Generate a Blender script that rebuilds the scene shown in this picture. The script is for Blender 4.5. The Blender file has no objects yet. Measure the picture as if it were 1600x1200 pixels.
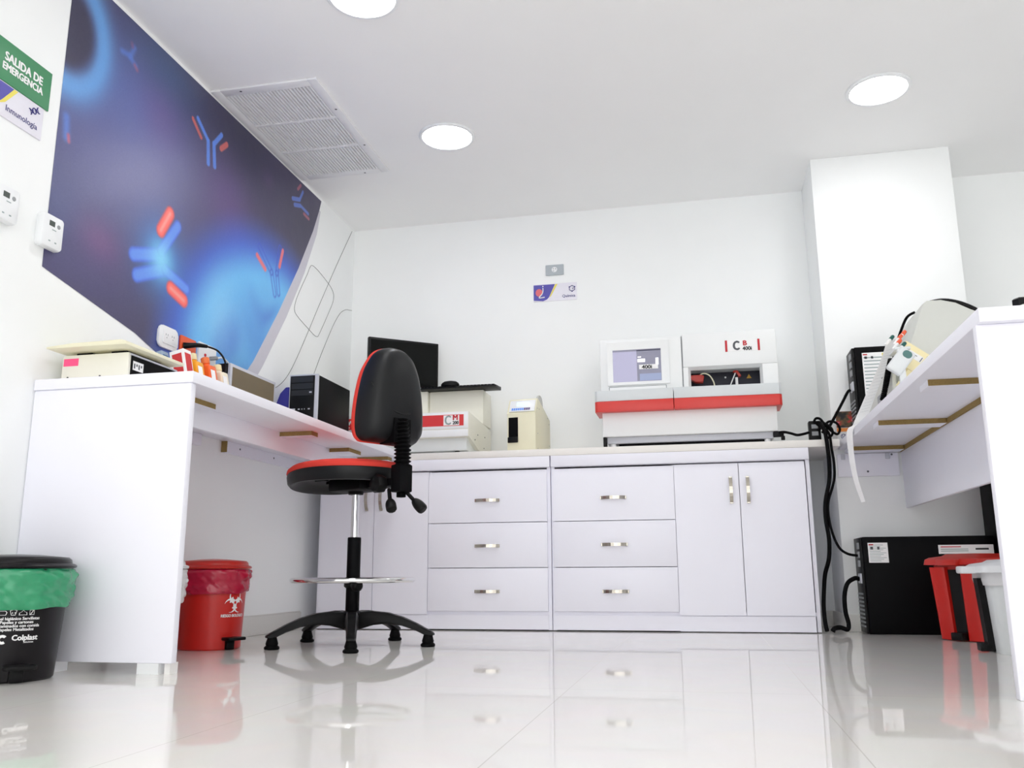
import bpy, bmesh, math, random
import numpy as np
from mathutils import Vector, Matrix, noise
random.seed(7)
C = bpy.context.scene.collection
PI = math.pi

# ------------------------------------------------------------------ materials
def lin(c):
    out = []
    for v in c:
        v = v / 255.0
        out.append(v / 12.92 if v <= 0.04045 else ((v + 0.055) / 1.055) ** 2.4)
    return out

MATS = {}
def mat(name, col, rough=0.5, metal=0.0, spec=0.5, var=0.03, scale=40.0, bump=0.0, emit=0.0, trans=0.0, alpha=1.0, coat=0.0):
    if name in MATS: return MATS[name]
    m = bpy.data.materials.new(name); m.use_nodes = True
    nt = m.node_tree; N = nt.nodes; L = nt.links
    b = N['Principled BSDF']
    c = lin(col)
    tc = N.new('ShaderNodeTexCoord')
    nz = N.new('ShaderNodeTexNoise'); nz.inputs['Scale'].default_value = scale; nz.inputs['Detail'].default_value = 3
    L.new(tc.outputs['Object'], nz.inputs['Vector'])
    mx = N.new('ShaderNodeMix'); mx.data_type = 'RGBA'
    mx.inputs[6].default_value = [max(0, x * (1 - var)) for x in c] + [1]
    mx.inputs[7].default_value = [min(1, x * (1 + var)) for x in c] + [1]
    L.new(nz.outputs['Fac'], mx.inputs[0]); L.new(mx.outputs[2], b.inputs['Base Color'])
    b.inputs['Roughness'].default_value = rough; b.inputs['Metallic'].default_value = metal
    b.inputs['Specular IOR Level'].default_value = spec
    b.inputs['Transmission Weight'].default_value = trans
    b.inputs['Alpha'].default_value = alpha
    b.inputs['Coat Weight'].default_value = coat
    if emit > 0:
        L.new(mx.outputs[2], b.inputs['Emission Color']); b.inputs['Emission Strength'].default_value = emit
    if bump > 0:
        bp = N.new('ShaderNodeBump'); bp.inputs['Strength'].default_value = bump; bp.inputs['Distance'].default_value = 0.002
        L.new(nz.outputs['Fac'], bp.inputs['Height']); L.new(bp.outputs['Normal'], b.inputs['Normal'])
    MATS[name] = m
    return m

WALL = mat('wall_paint', (247, 249, 249), 0.75, scale=6, var=0.012, spec=0.25)
CEIL = mat('ceiling_paint', (247, 247, 247), 0.85, scale=4, var=0.012, spec=0.2)
LAM = mat('white_laminate', (243, 243, 252), 0.38, var=0.01, scale=8, spec=0.35)
LAMEDGE = mat('white_edge_banding', (240, 238, 236), 0.4, var=0.01, scale=10)
COUNTER = mat('counter_laminate', (240, 237, 232), 0.35, var=0.02, scale=60)
CHIP = mat('raw_chipboard', (150, 126, 76), 0.9, var=0.28, scale=180, bump=0.4)
BLACKP = mat('black_plastic', (12, 12, 13), 0.42, spec=0.20, var=0.06)
CHAIRSH = mat('black_shell_plastic', (22, 23, 25), 0.42, spec=0.30, var=0.06, scale=300, bump=0.12)
BLACKM = mat('black_painted_metal', (7, 7, 9), 0.5, spec=0.10, var=0.05)
RUBBER = mat('black_rubber', (9, 9, 10), 0.6, spec=0.10)
DARK = mat('recess_shade', (4, 4, 6), 0.6, spec=0.10)  # near-black colour imitates the shade inside slots and recesses
REDF = mat('red_fabric', (226, 70, 60), 0.8, var=0.06, scale=400, bump=0.25, spec=0.2)
CHROME = mat('chrome', (225, 225, 225), 0.08, metal=1.0, var=0.01)
STEEL = mat('brushed_nickel', (196, 190, 178), 0.22, metal=1.0, var=0.06, scale=120)
REDP = mat('red_bin_plastic', (202, 32, 24), 0.32, var=0.04)
REDP2 = mat('red_lid_plastic', (196, 42, 32), 0.3, var=0.04)
WHITEP = mat('white_plastic', (238, 240, 242), 0.35, var=0.01)
GREYW = mat('pale_grey_plastic', (226, 230, 231), 0.35, var=0.015)
CREAM = mat('cream_painted_metal', (238, 236, 224), 0.42, var=0.015)
CREAM2 = mat('cream_yellow_enamel', (235, 231, 203), 0.4, var=0.015)
CREAMD = mat('pale_olive_enamel', (224, 222, 204), 0.42, var=0.02)
REDSTRIPE = mat('red_stripe', (216, 48, 52), 0.35, var=0.03)
BANDRED = mat('red_band_plastic', (214, 56, 50), 0.35, var=0.03)
BANDGREY = mat('silver_band_plastic', (214, 219, 221), 0.35, var=0.015)
INKW = mat('white_print', (245, 245, 245), 0.5, var=0.0)
INKK = mat('black_print', (25, 25, 28), 0.5, var=0.0)
INKG = mat('dark_grey_print', (84, 86, 92), 0.5, var=0.0)
INKLG = mat('light_grey_print', (150, 165, 165), 0.5, var=0.0)
INKR = mat('red_print', (196, 30, 44), 0.5, var=0.0)
INKB = mat('navy_print', (46, 42, 120), 0.5, var=0.0)
GRANITE = mat('grey_granite', (226, 225, 220), 0.4, var=0.10, scale=260)
SILVER = mat('silver_plastic', (196, 198, 206), 0.3, var=0.02)
PAPER = mat('white_paper', (246, 246, 246), 0.8, var=0.01)
GREYINST = mat('grey_instrument_plastic', (212, 214, 208), 0.5, var=0.015)
GREYDK = mat('mid_grey_plastic', (150, 153, 156), 0.45)
SCREENK = mat('black_screen', (12, 14, 13), 0.25, spec=0.15, var=0.02)

# ------------------------------------------------------------------ mesh builder
def smooth_path(pts, k=6, closed=False):
    P = [Vector(p) for p in pts]; n = len(P); out = []
    rng = range(n) if closed else range(n - 1)
    for i in rng:
        if closed: a, b, c, d = P[(i-1) % n], P[i], P[(i+1) % n], P[(i+2) % n]
        else: a, b, c, d = P[max(i-1, 0)], P[i], P[i+1], P[min(i+2, n-1)]
        for j in range(k):
            t = j / k
            out.append(0.5 * ((2*b) + (c-a)*t + (2*a-5*b+4*c-d)*t*t + (3*b-a-3*c+d)*t*t*t))
    if not closed: out.append(P[-1])
    return out

class MB:
    def __init__(s, M=None):
        s.v = []; s.f = []; s.mi = []; s.sm = []; s.mats = []; s.M = M or Matrix.Identity(4); s.cur = 0
    def use(s, m):
        if m not in s.mats: s.mats.append(m)
        s.cur = s.mats.index(m); return s
    def add(s, verts, faces, smooth=False):
        o = len(s.v)
        s.v += [tuple(s.M @ Vector(p)) for p in verts]
        for f in faces:
            s.f.append([i + o for i in f]); s.mi.append(s.cur); s.sm.append(smooth)
        return s
    def box(s, x0, x1, y0, y1, z0, z1, b=0.0, seg=2):
        if x1 < x0: x0, x1 = x1, x0
        if y1 < y0: y0, y1 = y1, y0
        if z1 < z0: z0, z1 = z1, z0
        V = [(x0,y0,z0),(x1,y0,z0),(x1,y1,z0),(x0,y1,z0),(x0,y0,z1),(x1,y0,z1),(x1,y1,z1),(x0,y1,z1)]
        F = [(0,3,2,1),(4,5,6,7),(0,1,5,4),(1,2,6,5),(2,3,7,6),(3,0,4,7)]
        if b <= 0: return s.add(V, F)
        bm = bmesh.new(); vs = [bm.verts.new(v) for v in V]
        for f in F: bm.faces.new([vs[i] for i in f])
        b = min(b, 0.49*min(x1-x0, y1-y0, z1-z0))
        bmesh.ops.bevel(bm, geom=bm.edges[:], offset=b, segments=seg, affect='EDGES', profile=0.5)
        bm.verts.index_update()
        s.add([v.co[:] for v in bm.verts], [[v.index for v in f.verts] for f in bm.faces], True)
        bm.free(); return s
    def rbox(s, x0, x1, z0, z1, y0, y1, r, plane='xz', b=0.0, n=6):
        """rounded rectangle plate: outline in `plane`, extruded along the third axis y0..y1"""
        pts = []
        for cx, cz, a0 in ((x1-r, z1-r, 0), (x0+r, z1-r, 90), (x0+r, z0+r, 180), (x1-r, z0+r, 270)):
            for i in range(n + 1):
                a = math.radians(a0 + 90*i/n); pts.append((cx + r*math.cos(a), cz + r*math.sin(a)))
        return s.prism(pts, y0, y1, plane, b)
    def prism(s, poly, d0, d1, plane='xz', b=0.0):
        A = sum(poly[i][0]*poly[(i+1) % len(poly)][1] - poly[(i+1) % len(poly)][0]*poly[i][1] for i in range(len(poly)))
        if A < 0: poly = poly[::-1]
        if d1 < d0: d0, d1 = d1, d0
        def P(u, w, d):
            return {'xz': (u, d, w), 'yz': (d, u, w), 'xy': (u, w, d)}[plane]
        n = len(poly)
        V = [P(u, w, d0) for u, w in poly] + [P(u, w, d1) for u, w in poly]
        bot = list(range(n)); top = list(range(n, 2*n))
        if plane == 'xz': F = [bot, top[::-1]]; side = lambda i, j: [i, i+n, j+n, j]
        else: F = [bot[::-1], top]; side = lambda i, j: [i, j, j+n, i+n]
        F += [side(i, (i+1) % n) for i in range(n)]
        if b <= 0: return s.add(V, F)
        bm = bmesh.new(); vs = [bm.verts.new(v) for v in V]
        for f in F: bm.faces.new([vs[i] for i in f])
        es = [e for e in bm.edges if len(e.link_faces) == 2 and any(len(f.verts) == n for f in e.link_faces)]
        if n <= 8: es = bm.edges[:]
        bmesh.ops.bevel(bm, geom=es, offset=b, segments=2, affect='EDGES', profile=0.5)
        bm.verts.index_update()
        s.add([v.co[:] for v in bm.verts], [[v.index for v in f.verts] for f in bm.faces], True)
        bm.free(); return s
    def loft(s, rings, closed=True, cap0=True, cap1=True, smooth=True):
        n = len(rings[0]); V = [p for r in rings for p in r]; F = []
        for k in range(len(rings) - 1):
            for i in range(n if closed else n - 1):
                j = (i + 1) % n
                F.append([k*n+i, k*n+j, (k+1)*n+j, (k+1)*n+i])
        if cap0: F.append(list(range(n))[::-1])
        if cap1: F.append([(len(rings)-1)*n + i for i in range(n)])
        return s.add(V, F, smooth)
    def lathe(s, prof, c=(0, 0, 0), n=32, fn=None, cap0=True, cap1=True, axis='z'):
        rings = []
        for k, (r, z) in enumerate(prof):
            ring = []
            for i in range(n):
                a = 2*PI*i/n; rr = r; zz = z
                if fn: rr, zz = fn(r, z, a, k)
                p = (rr*math.cos(a), rr*math.sin(a), zz)
                if axis == 'y': p = (p[0], -p[2], p[1])
                if axis == 'x': p = (p[2], p[0], p[1])
                ring.append((c[0]+p[0], c[1]+p[1], c[2]+p[2]))
            rings.append(ring)
        return s.loft(rings, True, cap0, cap1)
    def cyl(s, p0, p1, r0, r1=None, n=16):
        return s.tube([p0, p1], r0, n, r1=r1)
    def tube(s, pts, r, n=8, r1=None, closed=False, flat=None):
        P = [Vector(p) for p in pts]; m = len(P); rings = []
        up = Vector((0, 0, 1)); prev = None
        for i in range(m):
            if closed: t = P[(i+1) % m] - P[i-1]
            else: t = P[min(i+1, m-1)] - P[max(i-1, 0)]
            if t.length < 1e-9: t = Vector((0, 0, 1))
            t.normalize()
            if prev is None:
                a = up if abs(t.dot(up)) < 0.9 else Vector((1, 0, 0))
                x = t.cross(a).normalized()
            else:
                x = (prev - t*prev.dot(t)).normalized()
            prev = x; y = t.cross(x)
            rr = r if not callable(r) else r(i/(m-1))
            if r1 is not None: rr = r + (r1-r)*i/(m-1)
            rings.append([tuple(P[i] + x*rr*math.cos(2*PI*k/n) + y*rr*math.sin(2*PI*k/n)) for k in range(n)])
        if closed:
            rings.append(rings[0]); return s.loft(rings, True, False, False)
        return s.loft(rings)
    def text(s, body, size, pos, right, up, align='LEFT', bold=0.0, lift=0.0006, wrap=None, sx=1.0):
        cu = bpy.data.curves.new('t', 'FONT'); cu.body = body; cu.size = size; cu.align_x = align
        cu.resolution_u = 3
        ob = bpy.data.objects.new('t', cu); me = bpy.data.meshes.new_from_object(ob)
        R = Vector(right); U = Vector(up); Nn = R.cross(U); P = Vector(pos)
        F = [list(p.vertices) for p in me.polygons]
        e = bold*size
        for k, (ox, oy) in enumerate(((0, 0), (e, 0), (-e, 0), (0, e*0.7), (0, -e*0.7)) if e > 0 else ((0, 0),)):
            V = []
            for v in me.vertices:
                a, b2 = v.co.x*sx + ox, v.co.y + oy
                V.append(tuple(wrap(a, b2)) if wrap else tuple(P + R*a + U*b2 + Nn*(lift + 0.00003*k)))
            s.add(V, F)
        bpy.data.objects.remove(ob); bpy.data.curves.remove(cu); bpy.data.meshes.remove(me)
        return s
    def flat(s, poly, pos, right, up, lift=0.0006, wrap=None):
        R = Vector(right); U = Vector(up); Nn = R.cross(U); P = Vector(pos)
        if wrap: V = [tuple(wrap(a, b2)) for a, b2 in poly]
        else: V = [tuple(P + R*a + U*b2 + Nn*lift) for a, b2 in poly]
        return s.add(V, [list(range(len(V)))])
    def build(s, name, parent=None, m=None, origin=None, label=None, sharp=38):
        if m is not None and not s.mats: s.mats = [m]
        o = Vector(origin) if origin is not None else (parent_world(parent) if parent else Vector((0, 0, 0)))
        me = bpy.data.meshes.new(name)
        me.from_pydata([(v[0]-o.x, v[1]-o.y, v[2]-o.z) for v in s.v], [], s.f)
        for q in s.mats: me.materials.append(q)
        me.polygons.foreach_set('material_index', s.mi)
        me.polygons.foreach_set('use_smooth', s.sm)
        me.update()
        bm = bmesh.new(); bm.from_mesh(me); bmesh.ops.recalc_face_normals(bm, faces=bm.faces); bm.to_mesh(me); bm.free()
        try: me.set_sharp_from_angle(angle=math.radians(sharp))
        except Exception: pass
        ob = bpy.data.objects.new(name, me); C.objects.link(ob)
        if parent: ob.parent = parent
        else: ob.location = o
        if label: ob['label'] = label
        return ob

ORI = {}
def parent_world(p):
    return Vector(ORI.get(p.name, (0, 0, 0)))

def thing(name, label, cat, loc=(0, 0, 0), rotz=0.0, group=None, local=False):
    """an Empty at the thing's base; parts are given in world metres unless local"""
    o = bpy.data.objects.new(name, None); C.objects.link(o); o.empty_display_size = 0.05
    o.location = loc; o.rotation_euler = (0, 0, rotz)
    ORI[o.name] = (0, 0, 0) if local else loc
    o['label'] = label; o['category'] = cat
    if group: o['group'] = group
    return o
def part(mb, name, parent, label=None, m=None):
    """a part (or a sub-part) whose origin is its thing's origin"""
    top = parent
    ob = mb.build(name, parent, m=m, origin=ORI.get(parent.name, (0, 0, 0)) if parent.name in ORI else (0, 0, 0), label=label)
    ORI[ob.name] = ORI.get(parent.name, (0, 0, 0))
    return ob
def subpart(mb, name, parent, label=None):
    p = ORI.get(parent.name, (0, 0, 0))
    ob = mb.build(name, parent, origin=p, label=label); ORI[ob.name] = p
    return ob
def solo(mb, name, label, cat, origin, group=None):
    ob = mb.build(name, None, origin=origin); ob['label'] = label; ob['category'] = cat
    if group: ob['group'] = group
    ORI[ob.name] = origin
    return ob
def struct(mb, name, origin=(0, 0, 0)):
    ob = mb.build(name, None, origin=origin); ob['kind'] = 'structure'; ORI[ob.name] = origin; return ob
def dup(root, loc, label, group=None, rotz=None):
    r = root.copy(); C.objects.link(r); r.location = loc; r['label'] = label
    if rotz is not None: r.rotation_euler = (0, 0, rotz)
    if group: r['group'] = group
    for ch in list(root.children):
        c = ch.copy(); C.objects.link(c); c.parent = r
        for g in list(ch.children):
            d = g.copy(); C.objects.link(d); d.parent = c
    return r
def mk(m): return MB().use(m)

# ------------------------------------------------------------------ dimensions
XL, YB, ZC, XR, YF = -2.086, 4.967, 2.4234, 3.3, -2.6
YC = 4.419                      # cabinet fronts
DT, DU = 0.9, 0.8645            # desk top, underside
COLX0, COLX1, COLY = 0.652, 1.336, 4.558

# ------------------------------------------------------------------ room
m = bpy.data.materials.new('polished_floor_tile'); m.use_nodes = True
nt = m.node_tree; N = nt.nodes; L = nt.links; b = N['Principled BSDF']
tc = N.new('ShaderNodeTexCoord'); mp = N.new('ShaderNodeMapping'); mp.inputs['Location'].default_value = (-0.232, -3.44, 0)
L.new(tc.outputs['Object'], mp.inputs['Vector'])
br = N.new('ShaderNodeTexBrick'); br.offset = 0.0; br.squash = 1.0
br.inputs['Scale'].default_value = 1.0; br.inputs['Mortar Size'].default_value = 0.0013; br.inputs['Mortar Smooth'].default_value = 0.1
br.inputs['Brick Width'].default_value = 0.578; br.inputs['Row Height'].default_value = 1.17; br.inputs['Bias'].default_value = 0
br.inputs['Color1'].default_value = lin((238, 235, 231)) + [1]; br.inputs['Color2'].default_value = lin((240, 237, 233)) + [1]
br.inputs['Mortar'].default_value = lin((212, 208, 202)) + [1]
L.new(mp.outputs['Vector'], br.inputs['Vector'])
nz = N.new('ShaderNodeTexNoise'); nz.inputs['Scale'].default_value = 5; nz.inputs['Detail'].default_value = 6; nz.inputs['Distortion'].default_value = 1.2
L.new(tc.outputs['Object'], nz.inputs['Vector'])
hs = N.new('ShaderNodeMix'); hs.data_type = 'RGBA'; hs.blend_type = 'MULTIPLY'; hs.inputs[0].default_value = 0.10
L.new(br.outputs['Color'], hs.inputs[6]); L.new(nz.outputs['Color'], hs.inputs[7]); L.new(hs.outputs[2], b.inputs['Base Color'])
mr = N.new('ShaderNodeMapRange'); mr.inputs['To Min'].default_value = 0.035; mr.inputs['To Max'].default_value = 0.2
L.new(br.outputs['Fac'], mr.inputs['Value']); L.new(mr.outputs['Result'], b.inputs['Roughness'])
b.inputs['IOR'].default_value = 1.40
FLOOR = m

struct(mk(FLOOR).box(XL-0.1, XR+0.1, YF, YB+0.1, -0.06, 0), 'floor')
struct(mk(CEIL).box(XL-0.1, XR+0.1, YF, YB+0.1, ZC, ZC+0.08), 'ceiling')
struct(mk(WALL).box(XL-0.1, XL, YF, YB+0.1, 0, ZC), 'wall_left')
struct(mk(WALL).box(XL, XR, YB, YB+0.1, 0, ZC), 'wall_back')
struct(mk(WALL).box(XR, XR+0.1, YF, YB+0.1, 0, ZC), 'wall_right')
struct(mk(WALL).box(COLX0, COLX1, COLY, YB-0.001, 0, ZC, 0.004), 'wall_column')

struct(mk(GRANITE).box(XL+0.0005, XL+0.012, YF, 4.40, 0.0005, 0.088, 0.002).box(XL+0.0005, XL+0.0045, YF, 4.40, 0.0885, 0.0925), 'baseboard_left')
struct(mk(GRANITE).box(COLX0-0.012, COLX1+0.012, COLY-0.012, COLY-0.0005, 0.0005, 0.08, 0.002)
       .box(COLX0-0.012, COLX0-0.0005, COLY, YB-0.002, 0.0005, 0.08, 0.002), 'baseboard_column')
struct(mk(GRANITE).box(0.53, COLX0-0.013, YB-0.012, YB-0.0005, 0.0005, 0.08, 0.002).box(COLX1+0.013, XR-0.001, YB-0.012, YB-0.0005, 0.0005, 0.08, 0.002), 'baseboard_back')

# ------------------------------------------------------------------ ceiling lights and vent
EM = bpy.data.materials.new('lit_diffuser'); EM.use_nodes = True
bb = EM.node_tree.nodes['Principled BSDF']; bb.inputs['Base Color'].default_value = (1, 1, 1, 1)
bb.inputs['Emission Color'].default_value = (1.0, 1.0, 1.0, 1); bb.inputs['Emission Strength'].default_value = 12.0
def ceiling_light(x, y, label):
    t = thing('ceiling_light', label, 'ceiling light', (x, y, ZC), local=True, group='round ceiling downlights')
    part(mk(WHITEP).lathe([(0.121, -0.004), (0.124, -0.010), (0.136, -0.010), (0.141, -0.005), (0.141, -0.0005), (0.121, -0.0005)], n=56, cap0=False, cap1=False), 'trim_ring', t)
    part(mk(EM).lathe([(0.1209, -0.003), (0.1209, -0.006), (0.09, -0.0075), (0.001, -0.008)], n=48, cap0=False), 'diffuser', t)
    return t
l0 = ceiling_light(-1.157, 3.888, 'round recessed ceiling light in mid ceiling, just right of the white vent grille')
dup(l0, (0.877, 3.895, ZC), 'round recessed ceiling light on the right, above the white column')
dup(l0, (-1.16, 2.76, ZC), 'large round recessed ceiling light cut off by the top edge of the photo')
for x, y in ((-0.45, 1.2), (-0.45, -0.6)):  # two unseen lights added to balance brightness on floor and desk panels
    dup(l0, (x, y, ZC), 'unseen round ceiling light added for fill, out of view on the near side')

t = thing('ceiling_vent', 'white slatted square ventilation grille in the ceiling beside the blue mural', 'vent', (-1.823, 3.71, ZC))
vx0, vx1, vy0, vy1 = -2.079, -1.567, 3.24, 4.18
VENTW = mat('white_vent_metal', (236, 236, 238), 0.45, var=0.01)
f = mk(VENTW); z0, z1 = ZC-0.012, ZC-0.0005
f.box(vx0, vx0+0.045, vy0, vy1, z0, z1, 0.003).box(vx1-0.045, vx1, vy0, vy1, z0, z1, 0.003)
f.box(vx0+0.045, vx1-0.045, vy0, vy0+0.05, z0, z1, 0.003).box(vx0+0.045, vx1-0.045, vy1-0.05, vy1, z0, z1, 0.003)
part(f, 'frame', t)
part(mk(mat('vent_gap_shade_grey', (158, 158, 160), 0.8)).box(vx0+0.045, vx1-0.045, vy0+0.05, vy1-0.05, ZC-0.002, ZC-0.0008), 'backing', t)  # grey of this sheet stands in for shade in the slat gaps
sl = mk(VENTW); n = 26; w = (vx1-vx0-0.09)/n
for i in range(n):
    x = vx0 + 0.045 + w*(i+0.5)
    sl.prism([(x-w*0.36, ZC-0.003), (x-w*0.36, ZC-0.007), (x-w*0.2, ZC-0.0115), (x+w*0.2, ZC-0.0115), (x+w*0.36, ZC-0.007), (x+w*0.36, ZC-0.003)], vy0+0.05, vy1-0.05, 'xz')
part(sl, 'slats', t)
for k in (1, 2):
    y = vy0 + 0.05 + (vy1-vy0-0.1)*k/3
    part(mk(VENTW).box(vx0+0.045, vx1-0.045, y-0.006, y+0.006, ZC-0.0145, ZC-0.003), 'crossbar', t)
for (sx, sy) in ((-1.94, vy0+0.02), (-1.585, 3.86), (-1.70, vy1-0.02), (-1.585, 3.5)):
    part(mk(INKG).lathe([(0.006, -0.0135), (0.003, -0.0145)], (sx, sy, ZC), 10), 'screw', t)

# ------------------------------------------------------------------ mural on the left wall
def seg(Y, Z, a, b2):
    a = np.array(a); b2 = np.array(b2); d = b2-a; L2 = (d**2).sum()
    tt = np.clip(((Y-a[0])*d[0]+(Z-a[1])*d[1])/L2, 0, 1)
    return np.hypot(Y-a[0]-tt*d[0], Z-a[1]-tt*d[1])
def sstep(e0, e1, x):
    q = np.clip((x-e0)/(e1-e0), 0, 1); return q*q*(3-2*q)
def paint(Y, Z):
    col = np.zeros(Y.shape+(3,)); col[:] = (44, 38, 72)
    def mix(c, w):
        col[:] = col*(1-w[..., None]) + np.array(c, float)*w[..., None]
    def blob(c, y, z, ry, rz, a):
        d = ((Y-y)/ry)**2+((Z-z)/rz)**2; mix(c, a*np.exp(-d))
    rng = np.random.RandomState(3)
    # hazes
    blob((66, 92, 168), 2.72, 2.05, 0.42, 0.30, 0.85)
    blob((52, 60, 120), 2.55, 1.75, 0.40, 0.35, 0.6)
    blob((88, 84, 140), 2.85, 1.80, 0.45, 0.28, 0.5)
    blob((92, 58, 120), 2.92, 2.12, 0.16, 0.16, 0.45)
    blob((40, 74, 122), 2.95, 2.34, 0.25, 0.12, 0.6)
    blob((26, 26, 50), 3.55, 2.30, 0.35, 0.18, 0.75)
    blob((84, 52, 122), 3.45, 1.98, 0.22, 0.2, 0.55)
    blob((92, 60, 140), 3.55, 1.80, 0.12, 0.12, 0.5)
    blob((100, 58, 112), 2.62, 1.46, 0.13, 0.09, 0.75)
    blob((48, 60, 118), 2.40, 1.50, 0.12, 0.14, 0.5)
    blob((56, 50, 104), 2.55, 1.33, 0.3, 0.1, 0.5)
    blob((30, 26, 52), 4.25, 2.15, 0.28, 0.22, 0.7)
    blob((80, 50, 100), 3.82, 2.25, 0.06, 0.05, 0.35)
    # dark ring cell, upper left
    d = np.hypot((Y-2.36)/1.0, (Z-2.165)/1.15)
    mix((78, 146, 222), 0.9*np.exp(-((d-0.185)/0.06)**2))
    mix((26, 22, 48), 0.95*(1-sstep(0.10, 0.165, d)))
    # large cyan cell, lower right
    d = np.hypot((Y-3.92), (Z-1.16)*1.13)
    mix((34, 74, 200), 0.92*(1-sstep(0.78, 1.02, d)))
    mix((86, 184, 250), 0.97*(1-sstep(0.62, 0.86, d)))
    inner = 1-sstep(0.30, 0.72, np.hypot(Y-3.92, (Z-1.20)*1.25))
    mix((58, 128, 216), 0.75*inner)
    wv = 0.5+0.5*np.sin(9*Y+5*np.sin(6*Z)+3*np.sin(11*Y-4*Z)); wv2 = 0.5+0.5*np.sin(13*Z-7*Y+4*np.sin(5*Y))
    mix((44, 90, 196), 0.6*inner*wv*wv2); mix((100, 190, 246), 0.4*inner*(1-wv)*wv2)
    blob((150, 215, 255), 3.45, 1.42, 0.14, 0.18, 0.35)
    blob((36, 66, 180), 3.10, 1.16, 0.10, 0.12, 0.5)
    blob((62, 150, 180), 3.02, 1.06, 0.16, 0.06, 0.6)
    # antibodies
    def cap(a, b2, r, c, edge=None, soft=0.4, al=0.95):
        d2 = seg(Y, Z, a, b2)
        mix(c, al*(1-sstep(r*(1-soft), r, d2)))
        if edge: mix(edge, 0.75*np.exp(-((d2-r*0.82)/(r*0.2))**2))
    def glow(c, y, z, r, a): mix(c, a*np.exp(-((Y-y)**2+(Z-z)**2)/(r*r)))
    glow((40, 120, 220), 2.99, 1.53, 0.15, 0.85)
    B1, B2, E1 = (78, 130, 240), (104, 190, 250), (52, 88, 220)
    cap((2.815, 1.486), (2.985, 1.545), 0.031, B1, E1); cap((2.845, 1.412), (3.015, 1.492), 0.031, B1, E1)
    cap((2.985, 1.56), (3.083, 1.705), 0.028, B1, E1); cap((3.02, 1.492), (3.178, 1.462), 0.025, B1, E1)
    glow((120, 215, 255), 2.99, 1.525, 0.075, 0.9)
    for a, b2 in (((3.024, 1.738), (2.972, 1.645)), ((3.068, 1.431), (3.165, 1.407))):
        cap(a, b2, 0.031, (255, 92, 84), (240, 60, 56), 0.35, 1.0); cap(a, b2, 0.014, (255, 140, 128), None, 0.9)
    B3 = (70, 118, 226); R3 = (196, 78, 74)
    cap((3.168, 2.246), (3.259, 2.185), 0.014, B3); cap((3.259, 2.185), (3.272, 2.082), 0.017, B3)
    cap((3.306, 2.193), (3.324, 2.092), 0.017, B3); cap((3.306, 2.193), (3.364, 2.267), 0.015, B3)
    cap((3.131, 2.226), (3.203, 2.172), 0.012, R3); cap((3.367, 2.2), (3.412, 2.243), 0.017, R3)
    B4 = (66, 96, 190); R4 = (150, 70, 90)
    cap((4.094, 2.271), (4.177, 2.299), 0.015, B4); cap((4.12, 2.245), (4.188, 2.268), 0.015, B4)
    cap((4.177, 2.30), (4.212, 2.36), 0.012, B4); cap((4.188, 2.27), (4.29, 2.262), 0.012, B4)
    cap((4.15, 2.35), (4.181, 2.385), 0.012, R4); cap((4.235, 2.24), (4.30, 2.235), 0.011, R4)
    E5 = (30, 60, 190)
    for a, b2 in (((3.767, 1.873), (3.905, 1.785)), ((3.982, 1.945), (3.962, 1.80)), ((3.905, 1.785), (3.951, 1.682)), ((3.962, 1.80), (3.991, 1.70))):
        d2 = seg(Y, Z, a, b2); mix(E5, 0.8*np.exp(-((d2-0.014)/0.005)**2))
    cap((3.750, 1.822), (3.838, 1.779), 0.016, (236, 90, 96)); cap((4.013, 1.94), (3.986, 1.845), 0.016, (236, 90, 96))
    for a, b2, c in (((2.642, 2.245), (2.69, 2.255), (66, 104, 200)), ((2.712, 2.302), (2.697, 2.262), (66, 104, 200)), ((2.691, 2.247), (2.729, 2.234), (66, 104, 200))):
        cap(a, b2, 0.022, c, None, 0.95, 0.75)
    cap((2.695, 2.31), (2.70, 2.30), 0.016, (130, 70, 110), None, 0.95, 0.6); cap((2.722, 2.233), (2.738, 2.222), 0.016, (150, 74, 100), None, 0.95, 0.7)
    cap((2.395, 1.835), (2.405, 1.765), 0.03, (64, 104, 200), None, 0.95, 0.8); cap((2.413, 1.775), (2.418, 1.755), 0.014, (190, 70, 90), None, 0.95, 0.8)
    col += rng.normal(0, 1.3, Y.shape)[..., None]
    return 255*np.clip(col/255, 0, 1)**0.80

def vcol_mat(name, rough, spec=0.5):
    m = bpy.data.materials.new(name); m.use_nodes = True; nt = m.node_tree
    a = nt.nodes.new('ShaderNodeAttribute'); a.attribute_name = 'art'
    b = nt.nodes['Principled BSDF']; nt.links.new(a.outputs['Color'], b.inputs['Base Color'])
    b.inputs['Roughness'].default_value = rough; b.inputs['Specular IOR Level'].default_value = spec
    nz = nt.nodes.new('ShaderNodeTexNoise'); nz.inputs['Scale'].default_value = 7; nz.inputs['Detail'].default_value = 4; nz.inputs['Roughness'].default_value = 0.45
    tc = nt.nodes.new('ShaderNodeTexCoord'); nt.links.new(tc.outputs['Object'], nz.inputs['Vector'])
    bp = nt.nodes.new('ShaderNodeBump'); bp.inputs['Strength'].default_value = 0.12; bp.inputs['Distance'].default_value = 0.02
    nt.links.new(nz.outputs['Fac'], bp.inputs['Height']); nt.links.new(bp.outputs['Normal'], b.inputs['Normal'])
    return m
NY, NZ = 400, 260
ye = np.linspace(2.36, 4.452, NY)
edge_pts = [(2.36, 1.278), (2.863, 1.186), (3.127, 1.108), (3.25, 1.06), (3.40, 0.99), (3.46, 0.96), (3.54, 1.03), (3.66, 1.165), (3.771, 1.285), (4.0, 1.60), (4.2, 1.905), (4.36, 2.185), (4.40, 2.27), (4.43, 2.34), (4.445, 2.385), (4.452, 2.405)]
zlo = np.interp(ye, [p[0] for p in edge_pts], [p[1] for p in edge_pts])
zhi = np.full(NY, 2.408)
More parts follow.
